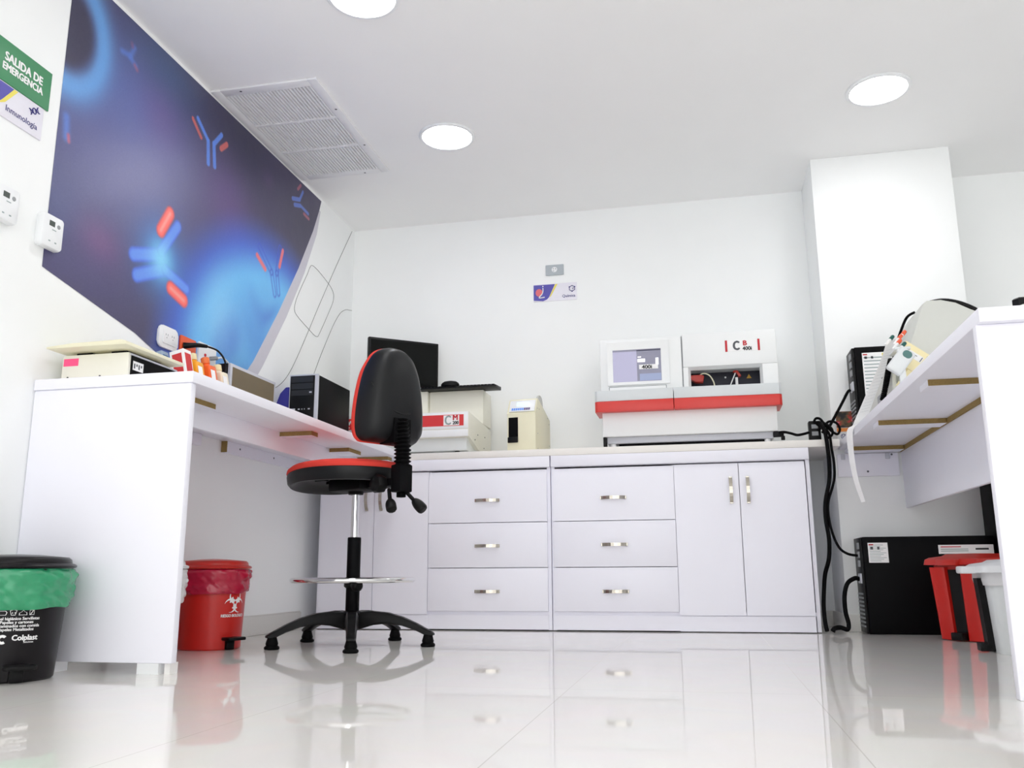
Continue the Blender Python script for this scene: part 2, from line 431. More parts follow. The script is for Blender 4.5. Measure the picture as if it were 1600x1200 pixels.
tt = np.linspace(0, 1, NZ)
Yg = np.repeat(ye[:, None], NZ, 1); Zg = zlo[:, None] + (zhi-zlo)[:, None]*tt[None, :]
art = paint(Yg, Zg)/255.0
artl = np.where(art <= 0.04045, art/12.92, ((art+0.055)/1.055)**2.4)
xm = XL + 0.0012
verts = np.stack([np.full(Yg.shape, xm), Yg, Zg], -1).reshape(-1, 3)
orig = np.array([xm, 3.4, 1.2])
idx = np.arange(NY*NZ).reshape(NY, NZ)
faces = np.stack([idx[:-1, :-1], idx[1:, :-1], idx[1:, 1:], idx[:-1, 1:]], -1).reshape(-1, 4)
me = bpy.data.meshes.new('wall_mural'); me.from_pydata((verts-orig).tolist(), [], faces.tolist())
ca = me.color_attributes.new('art', 'FLOAT_COLOR', 'POINT')
ca.data.foreach_set('color', np.concatenate([artl.reshape(-1, 3), np.ones((NY*NZ, 1))], 1).astype(np.float32).ravel())
me.materials.append(vcol_mat('mural_vinyl', 0.40, 0.8)); me.update()
mural = bpy.data.objects.new('wall_mural', me); C.objects.link(mural); mural.location = orig
mural['label'] = 'large dark blue mural of glowing antibodies and cells covering the left wall'; mural['category'] = 'mural'
ORI[mural.name] = tuple(orig)
# grey band along its slanted edge
inner = [(3.46, 0.962), (3.54, 1.032), (3.66, 1.167), (3.771, 1.287), (4.0, 1.602), (4.2, 1.907), (4.36, 2.187), (4.43, 2.342)]
outer = [(3.585, 0.962), (3.66, 1.032), (3.77, 1.167), (3.868, 1.287), (4.09, 1.602), (4.275, 1.907), (4.41, 2.187), (4.447, 2.34)]
gb = mk(mat('grey_mural_band', (206, 204, 214), 0.5))
gb.add([(xm+0.0003, y, z) for y, z in inner] + [(xm+0.0003, y, z) for y, z in outer], [[i, i+8, i+9, i+1] for i in range(7)])
subpart(gb, 'grey_band', mural, 'pale grey band along the slanted right edge of the mural')
# thin outline drawing on the white part
xl = XL + 0.001
INKL = mat('thin_line_print', (112, 114, 108), 0.6)
lineA = [(4.92, 2.405), (4.70, 2.10), (4.472, 1.769), (4.36, 1.60), (4.209, 1.382), (4.109, 1.27), (4.009, 1.205), (3.9, 1.165)]
dia = [(4.373, 1.985), (4.46, 1.98), (4.606, 1.949), (4.665, 1.922), (4.677, 1.89), (4.662, 1.846), (4.573, 1.718), (4.495, 1.613), (4.471, 1.595), (4.429, 1.595), (4.344, 1.613), (4.229, 1.639), (4.18, 1.664), (4.19, 1.721), (4.243, 1.81), (4.314, 1.915), (4.342, 1.963)]
lineC = [(4.96, 1.894), (4.934, 1.887), (4.869, 1.872), (4.807, 1.841), (4.766, 1.809), (4.692, 1.728), (4.602, 1.603), (4.517, 1.479), (4.436, 1.35), (4.33, 1.2), (4.2, 1.02)]
for pts, cl in ((lineA, False), (dia, True), (lineC, False)):
    subpart(mk(INKL).tube(smooth_path([(xl, y, z) for y, z in pts], 5, cl), 0.0014, 5, closed=cl), 'outline', mural, 'thin dark outline drawn on the white wall')

# ------------------------------------------------------------------ signs and thermostats on the left wall
RY, UZ = (0, 1, 0), (0, 0, 1)
t = thing('emergency_exit_sign', 'green sign on the left wall reading SALIDA DE EMERGENCIA', 'sign', (XL, 2.1, 1.874))
part(mk(mat('sign_green', (66, 142, 96), 0.45)).box(XL+0.0005, XL+0.005, 1.94, 2.307, 1.806, 1.945, 0.001), 'board', t)
part(mk(INKW).text('SALIDA DE', 0.040, (XL+0.005, 2.104, 1.879), RY, UZ, bold=0.045, sx=0.85)
     .text('EMERGENCIA', 0.034, (XL+0.005, 2.098, 1.846), RY, UZ, bold=0.045, sx=0.85), 'lettering', t, 'white lettering')
part(mk(INKW).box(XL+0.005, XL+0.0056, 1.97, 2.07, 1.83, 1.92), 'pictogram_panel', t, 'white panel')
t = thing('department_sign', 'white sign below the green exit sign, reading Inmunología with a helix emblem', 'sign', (XL, 2.1, 1.745))
part(mk(mat('sign_white', (234, 232, 242), 0.4)).box(XL+0.0005, XL+0.005, 1.94, 2.288, 1.69, 1.803, 0.001), 'board', t)
PURP = mat('sign_purple', (78, 72, 170), 0.45, var=0.1, scale=12); YEL = mat('sign_yellow', (236, 222, 92), 0.45)
pq = mk(PURP).flat([(1.945, 1.70), (2.075, 1.70), (2.115, 1.746), (2.155, 1.80), (1.945, 1.80)], (XL+0.0051, 0, 0), RY, UZ)
pq.use(YEL).flat([(2.095, 1.722), (2.115, 1.746), (2.155, 1.80), (2.172, 1.80), (2.125, 1.74)], (XL+0.0051, 0, 0), RY, UZ, lift=0.001)
part(pq, 'purple_panel', t, 'purple panel with yellow edge')
part(mk(INKB).text('Inmunología', 0.0285, (XL+0.005, 2.129, 1.716), RY, UZ, bold=0.012, sx=0.98), 'lettering', t, 'navy lettering')
hx = mk(INKB)
def hpt(u, v):      # helix axis runs up to the right
    return (XL+0.0056, 2.247 + 0.0215*u*0.86 - 0.0095*v*0.5, 1.775 + 0.0215*u*0.5 + 0.0095*v*0.86)
for s_ in (1, -1):
    hx.tube([hpt(k/12-1, s_*math.cos((k/12-1)*PI*1.0)) for k in range(25)], 0.0019, 6)
for u in (-0.85, -0.2, 0.2, 0.85):
    hx.tube([hpt(u, -0.7*math.cos(u*PI)), hpt(u, 0.7*math.cos(u*PI))], 0.0009, 5)
part(hx, 'helix_emblem', t, 'navy helix emblem')

def thermostat(y, z, label):
    t = thing('thermostat', label, 'thermostat', (XL, y, z), local=True, group='wall thermostats')
    b_ = mk(WHITEP)
    rings = []
    for x, k in ((0.0003, 0.94), (0.006, 1.0), (0.022, 1.0), (0.029, 0.96), (0.031, 0.88)):
        r_ = []
        for cx, cz, a0 in ((1, 1, 0), (-1, 1, 90), (-1, -1, 180), (1, -1, 270)):
            for i in range(5):
                a = math.radians(a0+22.5*i)
                r_.append((x, k*(cx*0.036+0.012*math.cos(a)), k*(cz*0.042+0.012*math.sin(a)+(0.006 if cz > 0 else 0)*math.cos(0))))
        rings.append(r_)
    b_.loft(rings); part(b_, 'body', t)
    part(mk(mat('lcd_dark', (72, 80, 76), 0.3)).box(0.0305, 0.0318, -0.021, 0.004, 0.020, 0.038), 'display', t)
    part(mk(GREYDK).lathe([(0.0075, 0.0305), (0.007, 0.0322), (0.004, 0.0325)], (0, 0.022, 0.027), 16, axis='x'), 'button', t, 'grey oval button')
    part(mk(INKLG).box(0.031, 0.0318, -0.006, 0.012, 0.008, 0.0105), 'name_strip', t)
    for q in (-0.014, 0.014):
        part(mk(INKLG).box(0.031, 0.0318, q-0.004, q+0.004, -0.034, -0.030), 'set_button', t)
    return t
th = thermostat(2.359, 1.392, 'white wall thermostat overlapping the left edge of the blue mural')
dup(th, (XL, 2.158, 1.407), 'white wall thermostat half cut off by the left edge of the photo')

# ------------------------------------------------------------------ left wall sockets
def slots(mbx, y, z, x):
    mbx.box(x, x+0.0008, y-0.008, y-0.0055, z, z+0.008).box(x, x+0.0008, y+0.0055, y+0.008, z, z+0.008).box(x, x+0.0008, y-0.002, y+0.002, z-0.010, z-0.006)
t = thing('wall_socket', 'white double wall socket on the blue mural, left of the orange socket', 'socket', (XL, 3.063, 1.22), group='sockets above the left desk')
pl = mk(WHITEP).rbox(3.0, 3.13, 1.172, 1.262, XL+0.0018, XL+0.013, 0.022, 'yz', 0.004); part(pl, 'plate', t)
part(mk(WHITEP).rbox(3.022, 3.11, 1.19, 1.250, XL+0.013, XL+0.017, 0.006, 'yz', 0.0015), 'insert', t)
for y in (3.045, 3.087):
    sm_ = mk(GREYDK); slots(sm_, y, 1.222, XL+0.017); part(sm_, 'outlet', t)
t = thing('wall_socket', 'orange wall socket with a black plug in it above the left desk', 'socket', (XL, 3.21, 1.205), group='sockets above the left desk')
part(mk(mat('orange_plate', (232, 92, 48), 0.4)).rbox(3.153, 3.268, 1.150, 1.256, XL+0.0018, XL+0.009, 0.005, 'yz', 0.002), 'plate', t)
sm_ = mk(INKG); slots(sm_, 3.235, 1.185, XL+0.009); part(sm_, 'outlet', t)
t = thing('wall_socket', 'white wall socket with a grey plug and red button right of the orange socket', 'socket', (XL, 3.355, 1.205), group='sockets above the left desk')
part(mk(WHITEP).rbox(3.286, 3.424, 1.130, 1.262, XL+0.0018, XL+0.012, 0.004, 'yz', 0.002), 'plate', t)
for y in (3.375, 3.400):
    sm_ = mk(GREYDK); slots(sm_, y, 1.165, XL+0.012); part(sm_, 'outlet', t)
part(mk(INKR).lathe([(0.007, 0.012), (0.006, 0.016)], (XL, 3.335, 1.212), 12, axis='x'), 'button', t, 'red button')
cb = mk(BLACKP).tube(smooth_path([(XL+0.010, 3.175, 1.214), (XL+0.03, 3.185, 1.216), (XL+0.055, 3.21, 1.222), (XL+0.075, 3.245, 1.224)], 4), 0.014, 10, r1=0.007)
cb.tube(smooth_path([(XL+0.075, 3.245, 1.224), (XL+0.10, 3.29, 1.214), (XL+0.125, 3.31, 1.17), (XL+0.14, 3.29, 1.10), (XL+0.15, 3.24, 1.02), (XL+0.16, 3.2, 0.95), (XL+0.17, 3.19, 0.905)], 5), 0.0042, 8)
solo(cb, 'mains_cable', 'black plug and cord curving down from the orange wall socket', 'cord', (XL+0.1, 3.2, 0.905))
cb = mk(GREYDK).box(XL+0.0125, XL+0.05, 3.366, 3.384, 1.198, 1.214, 0.004)
cb.use(WHITEP).tube(smooth_path([(XL+0.05, 3.375, 1.206), (XL+0.052, 3.41, 1.215), (XL+0.05, 3.46, 1.205), (XL+0.045, 3.52, 1.175), (XL+0.035, 3.57, 1.12), (XL+0.03, 3.58, 1.0), (XL+0.03, 3.585, 0.904)], 5), 0.004, 8)
solo(cb, 'mains_cable', 'white cord running from the white wall socket to the silver monitor', 'cord', (XL+0.05, 3.45, 0.905))

# ------------------------------------------------------------------ left desk
t = thing('lab_desk', 'white laminate desk along the left wall with solid end panel', 'desk', (-1.80, 3.39, 0))
part(mk(LAM).box(XL+0.0025, -1.5163, 2.381, 4.395, DU, DT, 0.0025), 'desk_top', t)
part(mk(LAM).box(XL+0.0025, -1.523, 2.386, 2.414, 0.031, DU-0.0003, 0.004), 'end_panel', t)
for x in (-1.60, -1.95):
    part(mk(WHITEP).box(x-0.035, x+0.035, 2.388, 2.45, 0.0, 0.0312), 'foot', t)
part(mk(LAMEDGE).box(-1.553, -1.535, 2.40, 2.44, 0.0, 0.0312), 'foot', t)
part(mk(LAM).box(-1.735, -1.717, 2.4145, 4.394, 0.785, DU-0.0003, 0.001), 'modesty_panel', t)
for y0, x1, yl in ((2.59, -1.645, 0.145), (3.36, -1.572, 0.06), (3.87, -1.618, 0.15), (4.22, -1.552, 0.06)):
    part(mk(CHIP).box(-1.7165, x1, y0, y0+yl, DU-0.018, DU-0.0003).use(LAM).box(-1.7165, x1, y0, y0+yl, DU-0.0195, DU-0.0181), 'batten', t, 'raw chipboard batten')
t = thing('wall_batten', 'white chipboard batten screwed to the left wall under the desk', 'batten', (XL, 3.9, 0.848))
part(mk(LAM).box(XL+0.0005, XL+0.028, 3.538, 4.39, 0.815, 0.8642).use(CHIP).box(XL+0.0005, XL+0.028, 3.534, 3.538, 0.815, 0.8642), 'strip', t)
for y in (3.65, 3.98):
    part(mk(INKG).lathe([(0.005, 0.028), (0.004, 0.0295)], (XL, y, 0.842), 10, axis='x'), 'screw', t)
solo(mk(LAM).box(XL+0.0005, XL+0.028, 3.19, 3.33, 0.815, 0.8642, 0.002), 'wall_block', 'short white block fixed to the wall under the left desk beside its end panel', 'batten', (XL, 3.26, 0.815))

# ------------------------------------------------------------------ counter and base cabinets
solo(mk(COUNTER).box(XL+0.0025, 0.660, 4.4, YB-0.001, DU, DT, 0.0025), 'worktop', 'long cream-white worktop running along the back wall over the cabinets', 'worktop', (-0.7, 4.68, DU))

def bar_handle(mbx, x, z, horizontal=True, y=YC-0.018):
    """faceted bow handle"""
    n = 8
    for i in range(n):
        u0, u1 = -0.065+0.13*i/n, -0.065+0.13*(i+1)/n
        d = lambda u: 0.006+0.022*(1-(u/0.065)**2)
        if horizontal: P = [(x+u0, y-d(u0)), (x+u1, y-d(u1)), (x+u1, y-d(u1)+0.004), (x+u0, y-d(u0)+0.004)]; mbx.prism(P, z-0.008, z+0.008, 'xy')
        else:
            P = [(y-d(u0), z+u0), (y-d(u1), z+u1), (y-d(u1)+0.004, z+u1), (y-d(u0)+0.004, z+u0)]; mbx.prism(P, x-0.008, x+0.008, 'yz')
    for s_ in (-1, 1):
        if horizontal: mbx.box(x+s_*0.058-0.006, x+s_*0.058+0.006, y-0.009, y-0.0003, z-0.007, z+0.007)
        else: mbx.box(x-0.007, x+0.007, y-0.009, y-0.0003, z+s_*0.058-0.006, z+s_*0.058+0.006)
def front(x0, x1, z0, z1, y0=YC-0.018, y1=YC-0.0005):
    return mk(LAM).box(x0, x1, y0, y1, z0, z1, 0.002)
def slope_front(x0, x1, z0, z1):
    """top fronts with a bevelled finger edge"""
    y0, y1 = YC-0.018, YC-0.0005
    return mk(LAM).prism([(y0, z0), (y0, z1-0.045), (y0+0.012, z1), (y1, z1), (y1, z0)], x0, x1, 'yz')
def cabinet(label, xa, xb, doors, drawers, stile, rot_left):
    t = thing('base_cabinet', label, 'cabinet', ((xa+xb)/2, (YC+YB)/2, 0), group='white base cabinets under the worktop')
    c = mk(LAM)
    c.box(xa, xa+0.018, YC, YB-0.02, 0.004, DU-0.0005).box(xb-0.018, xb, YC, YB-0.02, 0.004, DU-0.0005)
    c.box(xa+0.018, xb-0.018, YC, YB-0.02, 0.075, 0.093).box(xa+0.018, xb-0.018, YB-0.03, YB-0.02, 0.093, DU-0.0005)
    c.box(stile-0.009, stile+0.009, YC, YB-0.03, 0.093, 0.80)
    c.box(xa+0.018, xb-0.018, YC, YC+0.018, 0.806, DU-0.0005)
    part(c, 'carcass', t)
    part(mk(LAM).box(xa+0.001, xb-0.001, YC-0.019, YC-0.0004, 0.808, DU-0.0006, 0.0015), 'apron', t)
    x0, x1 = doors
    mid = (x0+x1)/2
    part(mk(LAM).box(x0, x1, YC-0.012, YC-0.0004, 0.004, 0.0755), 'plinth', t)
    part(mk(LAM).box(drawers[0], drawers[1], YC-0.007, YC-0.0004, 0.006, 0.0755), 'plinth', t)
    for a, b2, hx_ in ((x0+0.001, mid-0.0015, mid-0.040), (mid+0.0015, x1-0.001, mid+0.040)):
        d = part(slope_front(a, b2, 0.078, 0.800), 'door', t)
        hb = mk(STEEL); bar_handle(hb, hx_, 0.668, False); subpart(hb, 'handle', d, 'brushed metal bow handle')
    a, b2 = drawers
    for k, (z0, z1) in enumerate(((0.094, 0.3045), (0.3075, 0.5305), (0.5335, 0.797))):
        d = part((slope_front if k == 2 else front)(a+0.001, b2-0.001, z0, z1), 'drawer', t)
        hb = mk(STEEL); bar_handle(hb, (a+b2)/2+0.002, (0.19, 0.415, 0.645)[k]); subpart(hb, 'handle', d, 'brushed metal bow handle')
    return t
cabinet('white base cabinet behind the stool, doors left and three drawers right', -2.0, -0.748, (-1.985, -1.389), (-1.389, -0.764), -1.389, False)
cabinet('white base cabinet on the right, three drawers left and two doors right', -0.744, 0.515, (-0.128, 0.492), (-0.735, -0.128), -0.128, True)

# ------------------------------------------------------------------ stool
CX, CY = -1.392, 3.418
t = thing('drafting_stool', 'black and red swivel drafting stool with chrome foot ring and fixed glides', 'stool', (CX, CY, 0), math.radians(60), local=True)
base = mk(BLACKP)
base.lathe([(0.030, 0.062), (0.046, 0.070), (0.050, 0.10), (0.046, 0.128), (0.034, 0.136), (0.028, 0.137)], n=24)
part(base, 'hub', t)
for k in range(5):
    a = math.radians(4 + 72*k - 60)
    ca_, sa = math.cos(a), math.sin(a)
    rings = []
    for r_, zt, zb, w in ((0.035, 0.132, 0.066, 0.027), (0.09, 0.136, 0.082, 0.026), (0.15, 0.130, 0.088, 0.024), (0.21, 0.113, 0.080, 0.022), (0.265, 0.090, 0.062, 0.020), (0.30, 0.072, 0.046, 0.019), (0.325, 0.060, 0.042, 0.018), (0.337, 0.052, 0.044, 0.013)):
        ring = []
        for (u, v) in ((-1, 0.15), (-1, 0.7), (-0.7, 1), (0.7, 1), (1, 0.7), (1, 0.15), (0.7, 0), (-0.7, 0)):
            z = zb + (zt-zb)*v
            ring.append((r_*ca_ - u*w*sa, r_*sa + u*w*ca_, z))
        rings.append(ring)
    arm = part(mk(BLACKP).loft(rings), 'base_arm', t)
    subpart(mk(RUBBER).lathe([(0.024, 0.0), (0.029, 0.003), (0.029, 0.010), (0.022, 0.016), (0.024, 0.022), (0.020, 0.036), (0.016, 0.05)], (0.313*ca_, 0.313*sa, 0), 20), 'glide', arm, 'black rubber glide')
part(mk(BLACKM).lathe([(0.0265, 0.136), (0.0275, 0.138), (0.0275, 0.424), (0.025, 0.427), (0.016, 0.427)], n=24), 'column_sleeve', t)
part(mk(CHROME).lathe([(0.0155, 0.426), (0.0155, 0.62)], n=20), 'gas_lift', t, 'chrome gas lift')
ring_ = mk(CHROME).tube([(0.24*math.cos(2*PI*i/64), 0.24*math.sin(2*PI*i/64), 0.257) for i in range(64)], 0.0105, 10, closed=True)
for k in range(5):
    a = math.radians(20+72*k); ring_.cyl((0.034*math.cos(a), 0.034*math.sin(a), 0.255), (0.233*math.cos(a), 0.233*math.sin(a), 0.257), 0.006, n=8)
fr = part(ring_, 'foot_ring', t, 'chrome foot ring')
subpart(mk(BLACKP).lathe([(0.028, 0.225), (0.036, 0.232), (0.036, 0.262), (0.029, 0.268)], n=20, cap0=False, cap1=False)
        .lathe([(0.018, 0.0), (0.022, 0.008), (0.022, 0.028), (0.016, 0.034)], (-0.02, -0.034, 0.235), 14, axis='y'), 'clamp_collar', fr, 'black clamp collar with knob')
def outline(n, hx_, hy, k=2.5, sh=0.0):
    out = []
    for i in range(n):
        a = 2*PI*i/n; c_, s2 = math.cos(a), math.sin(a)
        x = hx_*abs(c_)**(2/k)*(1 if c_ >= 0 else -1); y = hy*abs(s2)**(2/k)*(1 if s2 >= 0 else -1)
        out.append((x*(1 - sh*y/hy), y))
    return out
SY = 0.045   # seat centre ahead of the column
def seat_ring(sc, z, lift=0.0):
    out = []
    for x, y in outline(56, 0.236, 0.248, 2.3, -0.05):
        yy = y*sc+SY
        out.append((x*sc, yy, z - 0.034*(max(0.0, yy+0.02)/0.30)**2 - lift*max(0.0, (yy+0.02)/0.30)))
    return out
st = mk(CHAIRSH).loft([seat_ring(0.02, 0.683), seat_ring(0.72, 0.683), seat_ring(0.80, 0.676), seat_ring(0.86, 0.652, -0.012), seat_ring(0.90, 0.643, -0.012), seat_ring(0.945, 0.645, -0.008), seat_ring(0.985, 0.664), seat_ring(1.0, 0.690), seat_ring(0.995, 0.6955), seat_ring(0.9, 0.6956)])
sh_ = part(st, 'seat_shell', t)
rb_ = mk(CHAIRSH)
for sx in (-0.10, -0.05, 0.05, 0.10): rb_.box(sx-0.004, sx+0.004, -0.10, 0.14, 0.664, 0.6825)
subpart(rb_, 'underside_ribs', sh_)
part(mk(REDF).loft([seat_ring(0.90, 0.6962), seat_ring(0.995, 0.6963), seat_ring(1.006, 0.703), seat_ring(0.996, 0.714), seat_ring(0.95, 0.723), seat_ring(0.8, 0.730), seat_ring(0.4, 0.732), seat_ring(0.02, 0.731)]), 'seat_cushion', t, 'red fabric seat cushion')
mech = mk(BLACKM).box(-0.07, 0.07, -0.11, 0.10, 0.612, 0.667, 0.012).box(-0.032, 0.032, -0.262, -0.09, 0.618, 0.650, 0.008).lathe([(0.03, 0.60), (0.034, 0.612)], n=20)
for sx, sy in ((-0.10, 0.10), (0.10, 0.10), (-0.10, -0.08), (0.10, -0.08), (0.0, 0.16)):
    mech.box(sx-0.012, sx+0.012, sy-0.03, sy+0.03, 0.655, 0.6675)
part(mech, 'seat_mechanism', t)
kn = mk(BLACKP); kn.M = Matrix.Translation((-0.028, -0.205, 0.628)) @ Matrix.Rotation(-PI/2, 4, 'Y')
kn.lathe([(0.012, 0.0), (0.034, 0.004), (0.037, 0.030), (0.030, 0.042), (0.01, 0.045)], n=24, fn=lambda r_, z, a, k: (r_*(1+0.06*math.cos(7*a)), z))
part(kn, 'tension_knob', t)
part(mk(BLACKM).box(-0.032, 0.032, -0.314, -0.255, 0.592, 0.70, 0.006).box(-0.014, 0.014, -0.298, -0.270, 0.572, 0.595, 0.003), 'back_bracket', t)
for sx, dx, dy in ((-0.02, -0.035, -0.06), (0.012, 0.03, -0.085)):
    lv = mk(BLACKP)
    p0 = Vector((sx, -0.235 if sx < 0 else -0.285, 0.605)); p1 = p0+Vector((dx*0.55, dy*0.5, -0.045)); p2 = p0+Vector((dx, dy, -0.085))
    lv.tube([p0, p1], 0.008, 8)
    lv.tube(smooth_path([p1, p1*0.6+p2*0.4, p2*0.9+p1*0.1, p2], 3), lambda q: 0.008+0.014*math.sin(PI*min(1, q*0.8+0.1)), 10)
    part(lv, 'lever', t)
# bellows and post
def bellow_path(q):
    z = 0.698 + 0.178*q
    y = -0.288 + 0.020*max(0, (q-0.35)/0.65)**1.3
    return Vector((0, y, z))
bel = mk(RUBBER); n = 66
bel.tube([bellow_path(i/n) for i in range(n+1)], lambda q: 0.0300 + 0.0048*math.cos(2*PI*12*q), 16)
part(bel, 'bellows', t, 'ribbed black rubber bellows')
half = [(0.0, 1.186), (0.040, 1.180), (0.076, 1.158), (0.103, 1.118), (0.123, 1.07), (0.137, 1.005), (0.146, 0.94), (0.150, 0.875), (0.147, 0.828), (0.133, 0.800), (0.095, 0.790)]
full = half + [(-x, z) for x, z in half[::-1] if x > 0]
ol = [(p.x, p.y) for p in smooth_path([(x, z, 0) for x, z in full], 4, True)]
def back_ring(sc, y, bow=0.0, cz=0.985):
    out = []
    for x, z in ol:
        X, Z = x*sc, cz+(z-cz)*sc
        out.append((X, y + 1.1*X*X*bow - 0.35*max(0, Z-1.0)**1.4*0 , Z))
    return out
yb = -0.165
part(mk(REDF).loft([back_ring(0.02, yb+0.010), back_ring(0.5, yb+0.012, 1), back_ring(0.85, yb+0.010, 1), back_ring(0.955, yb+0.003, 1), back_ring(1.0, yb-0.012, 1), back_ring(1.0, yb-0.022, 1), back_ring(0.985, yb-0.0265, 1)]), 'back_cushion', t, 'red fabric back cushion')
bs = mk(CHAIRSH).loft([back_ring(0.985, yb-0.027, 1), back_ring(0.995, yb-0.034, 1), back_ring(0.985, yb-0.055, 1), back_ring(0.945, yb-0.080, 0.8), back_ring(0.87, yb-0.098, 0.3), back_ring(0.7, yb-0.110, -0.3), back_ring(0.35, yb-0.118, -0.6), back_ring(0.02, yb-0.119, -0.6)])
shell = part(bs, 'back_shell', t, 'black moulded back shell')
# raised smile crease, near-black box standing in for the shaded socket
cr = mk(CHAIRSH).tube(smooth_path([(-0.128, yb-0.074, 1.02), (-0.10, yb-0.100, 0.960), (-0.06, yb-0.113, 0.918), (0, yb-0.1185, 0.902), (0.06, yb-0.113, 0.918), (0.10, yb-0.100, 0.960), (0.128, yb-0.074, 1.02)], 5), 0.0035, 8)
subpart(cr, 'crease', shell)
subpart(mk(DARK).box(-0.042, 0.042, yb-0.1215, yb-0.03, 0.786, 0.884, 0.002), 'socket_shade_box', shell, 'near-black box imitating the shaded recess where the post enters')

# ------------------------------------------------------------------ pedal bins
def biohazard(u0, v0, s_, wrap):
    polys = []
    for k in range(3):
        th_ = math.radians(90+120*k); dx, dz = math.cos(th_), math.sin(th_)
        c1 = (dx*1.16, dz*1.16); R1 = 1.46; c2 = (dx*1.50, dz*1.50); R2 = 1.20
        # crescent open outwards
        A = []; B = []
        for i in range(25):
            a = th_ + math.radians(42) + math.radians(276)*i/24
            A.append((c1[0]+R1*math.cos(a), c1[1]+R1*math.sin(a)))
            a2 = th_ + math.radians(58) + math.radians(244)*i/24
            B.append((c2[0]+R2*math.cos(a2), c2[1]+R2*math.sin(a2)))
        for i in range(24):
            polys.append([A[i], A[i+1], B[i+1], B[i]])
    for k in range(3):
        a0 = math.radians(90+120*k+28); a1 = math.radians(90+120*k+92)
        for i in range(8):
            p, q = a0+(a1-a0)*i/8, a0+(a1-a0)*(i+1)/8
            polys.append([(1.02*math.cos(p), 1.02*math.sin(p)), (1.02*math.cos(q), 1.02*math.sin(q)), (1.34*math.cos(q), 1.34*math.sin(q)), (1.34*math.cos(p), 1.34*math.sin(p))])
    return [[(u0+x*s_, v0+z*s_) for x, z in P] for P in polys]

def wrinkle_bag(m_, rtop, zt, zb, seed, amp=0.016, hem=0.014):
    prof = [(rtop, zt), (rtop+0.006, zt-0.012), (rtop+0.007, zt-0.03), (rtop+0.004, zt-0.05), (rtop+0.003, zt-0.07), (rtop-0.001, zt-0.09), (rtop-0.005, (zb+zt-0.09)/2-0.01), (rtop-0.011, zb+0.008), (rtop-0.013, zb)]
    def fn(r_, z, a, k):
        q = noise.noise(Vector((math.cos(a)*3.2+seed, math.sin(a)*3.2, z*22)))+0.6*noise.noise(Vector((math.cos(a)*9+seed, math.sin(a)*9, z*50)))
        q2 = 0.9*abs(noise.noise(Vector((math.cos(a)*6+z*34, seed, math.sin(a)*6+z*30))))
        zz = z + (hem*noise.noise(Vector((math.cos(a)*1.6, math.sin(a)*1.6, seed+3))) if k >= 6 else 0)
        return r_ + amp*(0.45*q+0.8*q2)*(1 if k > 0 else 0.2), zz
    pr = [(p.x, p.z) for p in smooth_path([(r_, 0, z) for r_, z in prof], 4)]
    def fn2(r_, z, a, k): return fn(r_, z, a, 9 if z < zb+0.03 else (0 if k == 0 else 1))
    return mk(m_).lathe(pr, n=96, fn=fn2, cap0=False, cap1=False)

def round_bin(label, loc, rb, rt, bodym, lidm, bagm, seed, bag_low, pedal_a, bagname):
    t = thing('pedal_bin', label, 'bin', loc, local=True, group='round pedal bins')
    zt = 0.302
    part(mk(bodym).lathe([(rb-0.006, 0.0), (rb, 0.005), (rb+(rt-0.008-rb)*0.52, 0.15), (rt-0.008, 0.288), (rt-0.008, zt), (rt-0.014, zt)], n=56, cap1=False), 'body', t)
    part(wrinkle_bag(bagm, rt-0.005, zt, bag_low, seed), 'liner_bag', t, bagname)
    lid = part(mk(lidm).lathe([(rt-0.004, 0.303), (rt+0.004, 0.304), (rt+0.007, 0.309), (rt+0.003, 0.314), (rt-0.006, 0.317), (rt-0.008, 0.327), (rt-0.016, 0.334), (rt-0.05, 0.337), (rt-0.09, 0.341), (0.001, 0.343)], n=56), 'lid', t)
    pd = mk(BLACKP); pd.M = Matrix.Rotation(pedal_a, 4, 'Z')
    pd.prism([(-0.030, rb-0.02), (0.030, rb-0.02), (0.042, rb+0.045), (0.036, rb+0.055), (-0.036, rb+0.055), (-0.042, rb+0.045)], 0.036, 0.048, 'xy', 0.004)
    pd.box(-0.018, 0.018, rb-0.004, rb+0.012, 0.001, 0.04, 0.003)
    part(pd, 'pedal', t, 'black foot pedal')
    return t
BAGG = mat('green_plastic_bag', (52, 162, 114), 0.22, var=0.18, scale=26, trans=0.15, spec=0.6)
BAGR = mat('magenta_red_plastic_bag', (196, 22, 62), 0.18, var=0.18, scale=26, trans=0.15, spec=0.6)
BAGW = mat('white_plastic_bag', (236, 236, 238), 0.3, var=0.04, scale=26, trans=0.1)
BINK = mat('charcoal_bin_plastic', (19, 16, 19), 0.3, spec=0.22, var=0.05)
def cyl_wrap(rb, rt, a0, zref=0.0):
    """u along the circumference from angle a0 (world, ccw seen from above), v = height"""
    def w(u, v):
        r_ = rb + (rt-rb)*min(1, v/0.29) + 0.0012
        a = a0 + u/((rb+rt)/2)
        return Vector((r_*math.cos(a), r_*math.sin(a), v))
    return w
